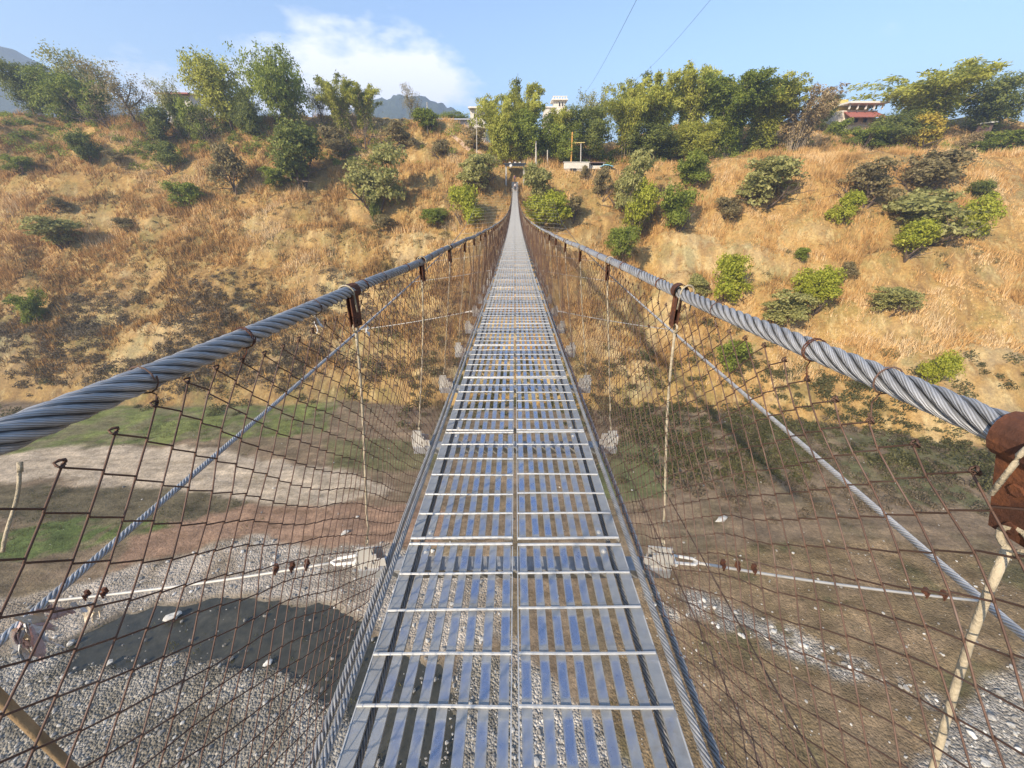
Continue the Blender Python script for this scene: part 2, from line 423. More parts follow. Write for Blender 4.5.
# stream cut
GZ = GZ - .45*Z['stream']*bedm
def C(*c): return np.array(c)
alb = np.ones(GX.shape+(3,))*C(.205, .152, .098)
def put(w, c):
    global alb
    alb = alb*(1-w[..., None]) + w[..., None]*np.array(c)
gn = fbm(GX/3.1, GY/3.1, 4); gn2 = fbm(GX/1.1+50, GY/1.1, 3)
put(sstep(-.1, .4, gn)*.7, (.15, .12, .07))
put(Z['mud'], (.195, .142, .078)); put(Z['mud']*sstep(.0, .4, gn), (.235, .17, .10)); put(Z['mud']*sstep(.1, .5, -gn), (.115, .10, .048))
put(Z['red'], (.27, .175, .115)); put(Z['sand'], (.42, .345, .25)); put(Z['green1'], (.165, .15, .078)); put(Z['green1']*sstep(.0, .3, gn2), (.13, .15, .05)); put(Z['green1']*sstep(.15, .4, gn), (.17, .19, .06))
put(Z['green2'], (.10, .13, .04)); put(Z['green2']*sstep(.05, .35, gn2), (.15, .13, .07)); put(Z['dark1'], (.12, .10, .06)); put(Z['green3']*.8, (.115, .115, .05)); put(Z['green4']*.8, (.10, .12, .045)); put(Z['green5']*.7*sstep(-.3, .2, gn), (.10, .11, .045))
put(Z['pale'], (.37, .325, .265)); put(Z['pale']*sstep(.05, .45, gn), (.27, .225, .17))
put(Z['gravel'], (.27, .25, .21)); put(Z['gravel']*sstep(-.05, .35, gn2+.5*gn), (.20, .18, .14)); put(Z['gravel']*sstep(.1, .4, -gn), (.33, .31, .27)); put(Z['cgravel'], (.40, .37, .32)); put(Z['rgravel'], (.33, .30, .25)); put(Z['rline']*sstep(-.25, .15, gn2), (.36, .33, .28))
fr = zone(GX, GY, POLY['stream'], 1.3, 1.9); put(fr*(1-Z['stream'])*.75, (.13, .118, .09)); put(Z['stream'], (.10, .095, .075))
grav = np.clip(Z['gravel']+.4*Z['pale']+Z['rgravel']+Z['rline']*sstep(-.25, .15, gn2)+Z['cgravel']+.25*Z['mud']+.1, 0, 1)*bedm
hill = 1-bedm
halb = np.ones(GX.shape+(3,))*C(.40, .26, .12)
def puth(w, c):
    global halb
    halb = halb*(1-w[..., None]) + w[..., None]*np.array(c)
U = GY-foot(GX)
hn = fbm(GX/11, GY/7, 4); hn2 = fbm(GX/4+20, GY/3, 4)
puth(sstep(.0, .5, hn), (.32, .20, .11)); puth(sstep(.05, .5, -hn)*.7, (.24, .19, .085))
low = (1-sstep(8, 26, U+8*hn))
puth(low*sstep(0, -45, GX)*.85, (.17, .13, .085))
rock = low*sstep(.05, .35, hn2)*sstep(0, 2, U)
puth(rock, (.50, .42, .33))
pr = np.exp(-((GX-38)/10)**2)*np.exp(-((U-18)/8)**2)*sstep(-.15, .3, hn2)
puth(pr, (.52, .40, .28))
bk = np.cos(bphase(GX, U+3.2*fbm(GX/17+4, GY/40, 3)))
scarp = (1-.85*sstep(-16, -34, GX)*(1-sstep(14, 24, U)))*sstep(.45, .95, bk)*sstep(-.05, .3, fbm(GX/9+40, GY/6, 4)+.1*sstep(60, 30, np.abs(GX)))*sstep(3, 9, U)*(1-sstep(38, 46, U))
puth(scarp*.75, (.52, .42, .29)); puth(scarp*sstep(.0, .3, hn2)*.8, (.40, .25, .15))
pr2 = np.exp(-((GX-36)/9)**2)*np.exp(-((U-22)/7)**2)*sstep(-.35, .1, hn2); puth(pr2, (.60, .47, .33))
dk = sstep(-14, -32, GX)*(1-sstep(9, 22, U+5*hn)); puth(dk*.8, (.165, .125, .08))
lowl = np.exp(-((U-9)/6.)**2)*sstep(-18, -40, GX)*sstep(-.05, .25, fbm(GX/5+3, U/7, 4)); puth(lowl, (.40, .36, .32))
puth(patch(GX, GY)*.92, (.60, .50, .37)); puth(patch(GX, GY)*sstep(.05, .35, fbm(GX/.9, GY/3, 3)), (.40, .28, .18))
path = np.exp(-((GY-(108+1.2*fbm(GX/9, 0*GX, 2)))/1.1)**2)*sstep(35, 48, GX)
puth(path, (.44, .27, .18))
puth(sstep(135, 200, GY), (.16, .15, .06))
alb = alb*(1+.28*fbm(GX/.9, GY/.9, 3)+.22*fbm(GX/4+60, GY/2.2, 3))[..., None]
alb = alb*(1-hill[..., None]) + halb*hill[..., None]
nx, ny = len(xs), len(ys)
I = np.arange(ny-1)[:, None]*nx + np.arange(nx-1)[None, :]
faces = np.stack([I, I+1, I+nx+1, I+nx], -1).reshape(-1, 4)
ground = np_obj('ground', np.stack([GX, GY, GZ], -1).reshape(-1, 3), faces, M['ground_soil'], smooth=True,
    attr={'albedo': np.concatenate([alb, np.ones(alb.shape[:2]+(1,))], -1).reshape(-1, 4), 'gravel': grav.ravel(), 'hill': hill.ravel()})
meta(ground, 'dry grassy gorge slope and stony river bed below the bridge', 'ground', kind='structure')
# stream sheet
sp = np.array([bedpt(*p) for p in POLY['stream']])
x0, x1, y0, y1 = sp[:, 0].min()-1, min(sp[:, 0].max()+1, 3), sp[:, 1].min()-1, sp[:, 1].max()+1
WX, WY = np.meshgrid(np.arange(x0, x1, .33), np.arange(y0, y1, .33))
keep = zone(WX, WY, POLY['stream'], .35, 1.9) > .02
iw = np.arange(WX.size).reshape(WX.shape)
fk = keep[:-1, :-1] | keep[1:, 1:] | keep[:-1, 1:] | keep[1:, :-1]
fw = np.stack([iw[:-1, :-1], iw[:-1, 1:], iw[1:, 1:], iw[1:, :-1]], -1)[fk]
us, inv = np.unique(fw.ravel(), return_inverse=True)
Vw = np.stack([WX, WY, height(WX, WY)-.17+.0*WX], -1).reshape(-1, 3)[us]
# level water: smooth the height
Vw[:, 2] = ZB - .20 + .35*fbm(Vw[:, 0]/9, Vw[:, 1]/6, 3)
st = np_obj('stream', Vw, inv.reshape(-1, 4), M['stream_water'], smooth=True)
meta(st, 'shallow dark grey stream curving between gravel banks', 'stream', kind='structure')

# ------------------------------------------------------------------ stones (uncountable) and single boulders
ico = bpy.data.meshes.new('tmp')
import bmesh
bm = bmesh.new(); bmesh.ops.create_icosphere(bm, subdivisions=1, radius=1)
IV = np.array([v.co[:] for v in bm.verts]); IF = np.array([[v.index for v in f.verts] for f in bm.faces]); bm.free()
def stones(n, test, lo, hi, seed, tlo=0., thi=1., zoff=.15):
    r = np.random.default_rng(seed)
    X = r.uniform(-48, 62, n*6); Y = r.uniform(8, 52, n*6)
    w = test(X, Y); k = r.random(n*6) < w; X = X[k][:n]; Y = Y[k][:n]; m = len(X)
    s = lo*(hi/lo)**(r.random(m)**2.2)
    V = IV[None]*(1+.28*r.uniform(-1, 1, (m, len(IV), 1)))*(s[:, None, None]*r.uniform(.6, 1.15, (m, 1, 3)))
    V[..., 2] *= .7
    V = V + np.stack([X, Y, height(X, Y)+zoff*s], -1)[:, None]
    Fc = IF[None]+np.arange(m)[:, None, None]*len(IV)
    t = np.repeat(np.clip(tlo+(thi-tlo)*r.random(m), 0, 1), len(IV))
    return V.reshape(-1, 3), Fc.reshape(-1, 3), t
def comb(parts):
    V = []; Fc = []; T = []; o = 0
    for a, b, c in parts: V.append(a); Fc.append(b+o); T.append(c); o += len(a)
    return np.vstack(V), np.vstack(Fc), np.concatenate(T)
zt = lambda *ks: (lambda x, y: np.clip(sum(zone(x, y, POLY[k], .6, 1.1) for k in ks), 0, 1))
Vs, Fs, Ts = comb([
  stones(6000, zt('gravel', 'cgravel'), .035, .19, 1, .15, .75), stones(200, zt('gravel', 'pale', 'cgravel'), .10, .32, 19, .15, .8), stones(2200, zt('pale'), .04, .24, 2, .2, .95), stones(900, lambda x, y: zone(x, y, POLY['stream'], 1.6, 1.9)*(1-zone(x, y, POLY['stream'], .5, 1.9)), .05, .34, 12, .1, .95),
  stones(3000, zt('rgravel', 'rline'), .05, .28, 3, .3, 1.), stones(600, zt('mud'), .04, .16, 4, .2, .9),
  stones(500, lambda x, y: np.full(x.shape, .5), .04, .2, 6, .1, .85), stones(420, zt('stream'), .05, .22, 16, .0, .4, .0)])
meta(np_obj('river_stones', Vs, Fs, M['stone'], attr={'tint': Ts}), 'loose pale stones scattered over the river bed', 'stones', kind='stuff')
def boulder(px, py, s, tint, label, seed):
    r = np.random.default_rng(seed)
    b2 = bmesh.new(); bmesh.ops.create_icosphere(b2, subdivisions=2, radius=1)
    V = np.array([v.co[:] for v in b2.verts]); Fc = np.array([[v.index for v in f.verts] for f in b2.faces]); b2.free()
    V *= (1+.75*fbm(V[:, 0]*1.3+seed, V[:, 1]*1.3+1.4*V[:, 2], 3))[:, None]
    V *= np.array(s)/2; x, y = bedpt(px, py)
    V = V @ rotz(.5).T
    o = np_obj('boulder', V, Fc, M['stone'], attr={'tint': np.full(len(V), tint)})
    o.location = (x, y, float(height(x, y))+s[2]*.22)
    meta(o, label, 'boulder', 'single boulders on the river bed')
boulder(174, 617, (1.2, .7, .5), .85, 'pale boulder standing in the edge of the dark stream', 4)
boulder(268, 664, (.5, .4, .3), .9, 'small white boulder at the gravel shore below the stream', 8)
boulder(345, 533, (.8, .5, .4), .75, 'pale boulder beside the left hanger plate on the reddish bank', 15)
boulder(722, 520, (1.5, .6, .5), .8, 'white broken boulder right of the deck on the brown flat', 23)

# ------------------------------------------------------------------ grass and scrub (uncountable)
def tufts(n, blades, hlo, hhi, width, wfun, seed, xr, yr, tfun, lean=.5):
    r = np.random.default_rng(seed)
    X = r.uniform(*xr, n*4); Y = r.uniform(*yr, n*4)
    k = r.random(n*4) < wfun(X, Y); X = X[k][:n]; Y = Y[k][:n]; m = len(X)
    Zg = height(X, Y)
    h = r.uniform(hlo, hhi, (m, 1))*(.35+1.3*sstep(-.25, .35, fbm(X/4.5+11, Y/4.5, 3)))[:, None]*r.uniform(.6, 1.15, (m, blades))
    a = r.uniform(0, 2*np.pi, (m, blades)); ln = r.uniform(.1, lean, (m, blades))
    bx = X[:, None]+r.normal(0, .16, (m, blades)); by = Y[:, None]+r.normal(0, .16, (m, blades))
    bz = np.repeat(Zg[:, None]-.12, blades, 1)
    tx = bx+np.cos(a)*ln*h; ty = by+np.sin(a)*ln*h; tz = bz+h*(1-ln*.35)
    wa = r.uniform(0, np.pi, (m, blades)); w = width*r.uniform(.6, 1.3, (m, blades))
    V = np.stack([np.stack([bx-np.cos(wa)*w, by-np.sin(wa)*w, bz], -1), np.stack([bx+np.cos(wa)*w, by+np.sin(wa)*w, bz], -1), np.stack([tx, ty, tz], -1)], 2)
    t = np.clip(tfun(X, Y)[:, None]+r.normal(0, .13, (m, blades)), 0, 1)
    return V.reshape(-1, 3), np.arange(m*blades*3).reshape(-1, 3), np.repeat(t.ravel(), 3)
slope_w = lambda x, y: (1-.85*patch(x, y))*sstep(1., 7., y-foot(x))*(1-.35*sstep(.5, .9, np.cos(bphase(x, y-foot(x)+3.2*fbm(x/17+4, y/40, 3)))))*(np.abs(x) < 1.5*y+10)*sstep(-.5, .15, fbm(x/5, y/3.5, 3)+.1)*(1-.8*(np.hypot(x, y-103) < 5))
gt = lambda x, y: .52+.60*fbm(x/13, y/8, 4)+.45*fbm(x/2.5, y/4, 3) - .25*(1-sstep(6, 24, y-foot(x)))*sstep(5, -50, x)
Vg, Fg, Tg = comb([tufts(105000, 5, .45, 1.45, .06, slope_w, 7, (-190, 190), (55, 128), gt)])
meta(np_obj('dry_grass', Vg, Fg, M['dry_grass'], attr={'tint': Tg}), 'golden dry grass covering the far gorge slope', 'grass', kind='stuff')
def leafblob(n, rad, leaves, size, wfun, seed, xr, yr, flat=.7, tb=.5):
    r = np.random.default_rng(seed)
    X = r.uniform(*xr, n*6); Y = r.uniform(*yr, n*6)
    k = r.random(n*6) < wfun(X, Y); X = X[k][:n]; Y = Y[k][:n]; m = len(X)
    s = rad*r.uniform(.45, 1.25, m)
    d = r.normal(size=(m, leaves, 3)); d /= np.linalg.norm(d, axis=2)[..., None]; d[..., 2] = np.abs(d[..., 2])
    q = d*(r.random((m, leaves, 1))**.4)*s[:, None, None]; q[..., 2] *= flat
    Cn = np.stack([X, Y, height(X, Y)], -1)[:, None]+q
    t = np.clip(tb+r.normal(0, .16, (m, 1))+r.normal(0, .18, (m, leaves)), 0, 1)
    return leafquads(Cn.reshape(-1, 3), d.reshape(-1, 3), size*np.sqrt(np.repeat(s/rad, leaves)), .5, r, t.ravel())
def leafquads(Cn, N, size, aspect, r, t, spread=.8):
    m = len(Cn); size = np.broadcast_to(size, (m,))
    N = N + spread*r.normal(size=(m, 3)); N /= np.linalg.norm(N, axis=1)[:, None]
    A = np.cross(N, r.normal(size=(m, 3))); A /= np.linalg.norm(A, axis=1)[:, None]
    B = np.cross(N, A); L = size[:, None]*r.uniform(.7, 1.3, (m, 1))
    V = np.stack([Cn-A*L, Cn+B*L*aspect+N*L*.12, Cn+A*L, Cn-B*L*aspect+N*L*.12], 1)
    return V.reshape(-1, 3), np.arange(m*4).reshape(-1, 4), np.repeat(t, 4)
footw = lambda x, y: np.minimum(1., .9*sstep(6, 14, x)*(1-sstep(58, 66, x))*sstep(36, 42, y)*(1-sstep(0, 7, y-foot(x)))*sstep(-.12, .16, fbm(x/6, y/5, 4)))+ np.exp(-((y-foot(x)-2.5)/5.)**2)*sstep(-30, -18, x)*sstep(-.35, .2, fbm(x/7+5, y/6, 3)+.12) + .25*np.exp(-((y-foot(x)+6)/5.)**2)*sstep(0, 16, x)*sstep(-.1, .3, fbm(x/6, y/6, 3)) + .12*np.exp(-((y-foot(x)-1)/4.)**2)*sstep(-20, -40, x)
a = leafblob(1050, 1.15, 100, .16, footw, 21, (-85, 90), (36, 68), .8, .45)
olv = lambda x, y: sstep(4, 12, y-foot(x))*(np.abs(x) < 1.45*y+5)*(np.hypot(x, y-101) > 6)*sstep(.05, .4, fbm(x/16+9, y/12, 3)+.05+.5*sstep(-25, -50, x)*(1-sstep(8, 24, y-foot(x))))
b = leafblob(1250, 1.0, 60, .15, olv, 22, (-180, 180), (62, 128), .7, .5)
meta(np_obj('riverbank_scrub', *a[:2], M['leaf_scrub'], attr={'tint': a[2]}), 'dark green scrub massed along the foot of the slope', 'scrub', kind='stuff')
ug = lambda x, y: (np.abs(x) < 1.42*y)*sstep(106, 109, y)*(np.abs(x) > 3.5)*np.clip(np.where(x < 0, sstep(-26, -34, x)+.25, 1.)*(1-.8*sstep(66, 72, x)*(1-sstep(88, 94, x))), 0, 1)
c = leafblob(1000, 1.35, 110, .20, ug, 23, (-165, 165), (106, 122), 1.0, .5)
meta(np_obj('undergrowth', *c[:2], M['leaf_green'], attr={'tint': c[2]}), 'tangled green undergrowth along the top of the far bank', 'undergrowth', kind='stuff')
brw = lambda x, y: sstep(-12, -30, x)*sstep(.5, 3, y-foot(x))*(1-sstep(9, 24, y-foot(x)+6*fbm(x/11, y/7, 3)))*(x > -1.5*y)*sstep(-.3, .15, fbm(x/5, y/4, 3))
e_ = leafblob(1700, .95, 60, .15, brw, 24, (-95, -8), (50, 84), .8, .5)
br2 = lambda x, y: sstep(6, 12, x)*(1-sstep(60, 66, x))*sstep(30, 36, y)*(1-sstep(-2, 3, y-foot(x)))*sstep(-.15, .2, fbm(x/5+31, y/3.5, 4))
e2 = leafblob(620, .75, 55, .13, br2, 25, (6, 66), (29, 58), .7, .6)
e_ = comb([e_, e2]) if False else (np.vstack([e_[0], e2[0]]), np.vstack([e_[1], e2[1]+len(e_[0])]), np.concatenate([e_[2], e2[2]]))
meta(np_obj('dry_brush', *e_[:2], M['leaf_brush'], attr={'tint': e_[2]}), 'greyish brown dry brush low on the slope and river terrace', 'brush', kind='stuff')
bgw = lambda x, y: np.clip(zone(x, y, POLY['green1'], .8)+zone(x, y, POLY['green2'], .8)+.8*zone(x, y, POLY['dark1'], .8)+.5*zone(x, y, POLY['green5'], 1.)+.5*zone(x, y, POLY['green3'], 1.)+.06, 0, 1)*sstep(8, 10, y)*sstep(1, 3, foot(x)-y)
bgt = lambda x, y: .42+.4*fbm(x/3, y/3, 3)
Vg, Fg, Tg = tufts(9000, 5, .10, .34, .035, bgw, 8, (-60, 66), (9, 58), bgt)
meta(np_obj('bed_grass', Vg, Fg, M['leaf_scrub'], attr={'tint': Tg}), 'short green grass patches on the river terraces', 'grass', kind='stuff')
meta(np_obj('slope_scrub', *b[:2], M['leaf_olive'], attr={'tint': b[2]}), 'low olive scrub dotted through the dry slope grass', 'scrub', kind='stuff')

# ------------------------------------------------------------------ plants
def limb(mb, p, d, L, r0, depth, rg, out, droop=0.):
    pts = [np.array(p)]; rad = [r0]; d = np.array(d, float)
    k = 5
    for q in range(k):
        d = d+rg.normal(0, .16, 3); d[2] -= droop; d /= np.linalg.norm(d)
        pts.append(pts[-1]+d*L/k); rad.append(r0*(1-.7*(q+1)/k))
    mb.tube(pts, rad, 6 if depth > 1 else 4, False)
    out.append(pts[-1])
    if depth > 0:
        for _ in range(3):
            q = rg.integers(2, k+1); nd = d+rg.normal(0, .7, 3); nd[2] = abs(nd[2])*.8+.1; nd /= np.linalg.norm(nd)
            limb(mb, pts[q], nd, L*.6, rad[q]*.75, depth-1, rg, out, droop)
def bush_protos(seed, mat, layered=False, nl=10, ncl=330, nleaf=18, lsize=.05, stemmat='bark', flat=1.0, tb=.5):
    """unit bush: radius about 1, height about 1.7, base at the origin"""
    rg = np.random.default_rng(seed)
    lob = []
    for q in range(nl):
        a = rg.uniform(0, 2*np.pi); rr = rg.uniform(.1, .62); z = rg.uniform(.28, 1.22)*flat
        lob.append((np.array([rr*math.cos(a), rr*math.sin(a), z]), rg.uniform(.30, .50)*np.array([1, 1, .72 if layered else .9])))
    Cn = []; N = []
    per = ncl//nl
    for c, s in lob:
        d = rg.normal(size=(per, 3)); d /= np.linalg.norm(d, axis=1)[:, None]
        d[:, 2] = np.where(rg.random(per) < .7, np.abs(d[:, 2]), d[:, 2])
        Cn.append(c+d*s*(rg.random((per, 1))**.25)); N.append(d)
    Cn = np.vstack(Cn); N = np.vstack(N)
    Cn[:, 2] = np.maximum(Cn[:, 2], .06)
    m = len(Cn)
    off = rg.normal(0, 1, (m, nleaf, 3))*np.array([.075, .075, .035 if layered else .06])
    tt = np.clip(tb+rg.normal(0, .14, (m, 1))+rg.normal(0, .16, (m, nleaf)), 0, 1)
    NN = np.repeat(N, nleaf, 0) + np.array([0, 0, .6])
    V, Fc, t = leafquads((Cn[:, None]+off).reshape(-1, 3), NN, lsize, .55, rg, tt.ravel(), .9)
    fol = np_mesh('foliage', V, Fc, M[mat], attr={'tint': t})
    mb = MB(); out = []
    for q in range(4):
        a = rg.uniform(0, 6.28); limb(mb, (.05*math.cos(a), .05*math.sin(a), -.25), (.45*math.cos(a), .45*math.sin(a), 1), 1.05, .045, 1, rg, out)
    stem = mb.mesh('stem', M[stemmat])
    return fol, stem
def tree_protos(seed, mat, ncl=150, nleaf=22, lsize=.05, spread=.42, zlo=.15, stemmat='bark', tb=.5, csz=.07):
    """unit tree: height 1, crown radius about spread"""
    rg = np.random.default_rng(seed)
    mb = MB(); out = []
    limb(mb, (0, 0, -.06), (rg.normal(0, .08), rg.normal(0, .08), 1), .62, .028, 0, rg, out)
    tp = out[0]
    for q in range(6):
        a = q*1.05+rg.uniform(-.4, .4); h = rg.uniform(.3, .62)
        limb(mb, tp*h/.6, (math.cos(a), math.sin(a), rg.uniform(.5, 1.3)), spread*.95, .013, 1, rg, out)
    tips = np.array(out)
    Cn = []
    for q in range(ncl):
        p = tips[rg.integers(len(tips))]*(1 if rg.random() < .6 else rg.uniform(.35, 1.))+rg.normal(0, 1, 3)*spread*.24
        p[2] = p[2] if p[2] > zlo else zlo+rg.random()*.3
        Cn.append(p)
    Cn = np.array(Cn); Cn[:, 2] = np.minimum(Cn[:, 2], .93-rg.random(ncl)*.08)
    N = Cn-np.array([0, 0, .45]); N /= np.linalg.norm(N, axis=1)[:, None]
    m = ncl
    off = rg.normal(0, 1, (m, nleaf, 3))*csz*np.array([1, 1, .75])*.6
    tt = np.clip(tb+rg.normal(0, .16, (m, 1))+rg.normal(0, .15, (m, nleaf)), 0, 1)
    V, Fc, t = leafquads((Cn[:, None]+off).reshape(-1, 3), np.repeat(N, nleaf, 0)+np.array([0, 0, .5]), lsize*.5, .5, rg, tt.ravel(), .7)
    return np_mesh('crown', V, Fc, M[mat], attr={'tint': t}), mb.mesh('trunk', M[stemmat])
def bamboo_protos(seed, mat, nc=44, spread=.5, plume=95, stemmat='pale_bark', arch=.5, tb=.5, low=.12, ll=.042, powr=1.9):
    """unit clump: height about 1, half-width about spread"""
    rg = np.random.default_rng(seed); mb = MB(); Cl = []; Dl = []; tl = []
    for q in range(nc):
        a = rg.uniform(0, 6.283); b = .10*math.sqrt(rg.random()); H = rg.uniform(.62, 1.0); sp = spread*rg.uniform(.15, .95)
        s = np.linspace(0, 1, 9)
        out = np.array([math.cos(a), math.sin(a)])
        rr = b+sp*(s**powr); z = H*(np.sin(s*np.pi*.5*(1+arch*.35*rg.random()))**1.0)
        P = np.stack([out[0]*rr, out[1]*rr, z], -1)
        mb.tube(P, np.linspace(.0055, .0012, 9), 4, False)
        t0 = np.clip(tb+rg.normal(0, .15), 0, 1)
        nn = int(plume*rg.uniform(.7, 1.3)); w = low+(1-low)*rg.random(nn)**.75
        # tufts of several leaves at each node
        Q = np.stack([np.interp(w, s, P[:, k]) for k in range(3)], -1)
        Q = Q+rg.normal(0, 1, (nn, 3))*np.array([.035, .035, .022])*(1.2-.6*w)[:, None]
        for e in range(4):
            Cl.append(Q+rg.normal(0, .012, (nn, 3)))
            dd = np.stack([out[0]*np.ones(nn), out[1]*np.ones(nn), -.5*np.ones(nn)], -1)*.6+rg.normal(0, .6, (nn, 3)); dd[:, 2] -= .25
            Dl.append(dd/np.linalg.norm(dd, axis=1)[:, None]); tl.append(np.clip(t0+rg.normal(0, .17, nn), 0, 1))
    Cn = np.vstack(Cl); D = np.vstack(Dl); t = np.concatenate(tl); m = len(Cn)
    S = np.cross(D, rg.normal(size=(m, 3))); S /= np.linalg.norm(S, axis=1)[:, None]
    L = ll*rg.uniform(.6, 1.3, (m, 1))
    V = np.stack([Cn, Cn+D*L*.5+S*L*.17, Cn+D*L, Cn+D*L*.5-S*L*.17], 1).reshape(-1, 3)
    return np_mesh('foliage', V, np.arange(m*4).reshape(-1, 4), M[mat], attr={'tint': np.repeat(t, 4)}), mb.mesh('culms', M[stemmat])
def bare_protos(seed, mat='leaf_olive', leaves=260):
    rg = np.random.default_rng(seed); mb = MB(); out = []
    for q in range(6):
        a = rg.uniform(0, 6.28); limb(mb, (0, 0, -.05), (.6*math.cos(a), .6*math.sin(a), 1), .62, .012, 3, rg, out)
    tips = np.array(out); m = leaves
    Cn = tips[rg.integers(len(tips), size=m)]+rg.normal(0, .035, (m, 3))
    V, Fc, t = leafquads(Cn, rg.normal(size=(m, 3)), .022, .45, rg, np.clip(.45+rg.normal(0, .25, m), 0, 1))
    return np_mesh('foliage', V, Fc, M[mat], attr={'tint': t}), mb.mesh('branches', M['bark'])
PR = {
 'grey': [bush_protos(31, 'leaf_grey', True), bush_protos(32, 'leaf_grey', True, 11), bush_protos(33, 'leaf_grey', True, 13, 360)],
 'bright': [bush_protos(41, 'leaf_bright', False, 10, 330, 18, .05), bush_protos(42, 'leaf_bright', False, 9, 330, 18, .05), bush_protos(43, 'leaf_bright', False, 9)],
 'dark': [bush_protos(51, 'leaf_dark'), bush_protos(52, 'leaf_dark', False, 9)],
 'green': [bush_protos(61, 'leaf_green'), bush_protos(62, 'leaf_green', False, 9)],
 'olive': [bush_protos(71, 'leaf_olive', False, 9, 260, 15), bush_protos(72, 'leaf_olive', True, 9, 260, 15)],
 'yellow': [bush_protos(81, 'leaf_yellow')],
 'straw': [bush_protos(82, 'leaf_straw')],
 'tdark': [tree_protos(101, 'leaf_dark', 420, 30, .042, .42), tree_protos(102, 'leaf_dark', 420, 30, .042, .38, .12)],
 'tgreen': [tree_protos(111, 'leaf_green', 420, 30, .042, .42, .12), tree_protos(112, 'leaf_bamboo', 420, 30, .042, .40, .1), tree_protos(113, 'leaf_green', 420, 30, .042, .44, .1)],
 'tsparse': [tree_protos(121, 'leaf_grey', 130, 22, .034, .36, .4, tb=.4), tree_protos(122, 'leaf_olive', 170, 20, .034, .42, .2), tree_protos(123, 'leaf_grey', 150, 24, .034, .3, .4, tb=.4)],
 'bamboo': [bamboo_protos(131, 'leaf_bamboo'), bamboo_protos(132, 'leaf_bamboo', 52, .45, 100), bamboo_protos(133, 'leaf_bamboo', 42, .6, 95, arch=.9)],
 'bdark': [bamboo_protos(141, 'leaf_green', 80, .5, 100, low=.03, tb=.45), bamboo_protos(142, 'leaf_bamboo', 80, .5, 100, low=.04, tb=.42)],
 'bdry': [bamboo_protos(151, 'leaf_straw', 60, .45, 30, arch=.1, low=.2, powr=1.15)],
 'bare': [bare_protos(161), bare_protos(162, 'leaf_grey', 420)],
}
NAT = {'grey': (1.0, 1.55), 'bamboo': (.5, 1.0), 'bdark': (.5, 1.0), 'bdry': (.45, 1.0), 'bare': (.62, .95)}
KN = {'grey': 'shrub', 'bright': 'shrub', 'dark': 'shrub', 'green': 'shrub', 'olive': 'shrub', 'yellow': 'shrub', 'straw': 'shrub', 'tdark': 'tree', 'tgreen': 'tree', 'tsparse': 'tree',
      'bamboo': 'bamboo_clump', 'bdark': 'bamboo_clump', 'bdry': 'bamboo_clump', 'bare': 'bare_shrub'}
CATN = {'shrub': 'shrub', 'tree': 'tree', 'bamboo_clump': 'bamboo', 'bare_shrub': 'shrub'}
GRP = {'shrub': 'shrubs on the far slope', 'tree': 'trees along the far skyline', 'bamboo_clump': 'bamboo clumps along the far bank', 'bare_shrub': 'bare shrubs on the far slope'}
cnt = {}
def plant(kind, P, width, h, label, var=None, rz=None, sink=.03):
    k = cnt.get(kind, 0); cnt[kind] = k+1
    fol, stem = PR[kind][(k if var is None else var) % len(PR[kind])]
    wn, hn_ = NAT.get(kind, (1.0, 1.6) if kind in ('bright', 'dark', 'green', 'olive', 'yellow', 'straw') else (.45, 1.0))
    nm = KN[kind]
    root = empty(nm, (P[0], P[1], P[2]-sink*h), k*1.7+.4 if rz is None else rz)
    s = (width/2/wn, width/2/wn, h*(1+sink)/hn_)
    root.scale = s
    mobj(fol.name.split('.')[0], fol, root); mobj(stem.name.split('.')[0], stem, root)
    return meta(root, label, CATN[nm], GRP[nm])
def slope(kind, px, py, wpx, hpx, label, **k):
    P = hit(px, py); z = zcam(P)
    return plant(kind, P, wpx*z/F*1.03, hpx*z*CT/F*1.10, label, **k)
def sky(kind, px, ptop, depth, wpx, label, **k):
    r = ray(px, ptop); r = r/r[1]*depth
    P = np.array([r[0], depth, float(height(r[0], depth))]); z = zcam(P)
    return plant(kind, P, wpx*z/F*((.60 if px < 330 else .85) if kind[0] == 't' and kind != 'tsparse' else (.8 if kind == 'tsparse' else 1.05)), max(r[2]-P[2], 1.), label, **k)
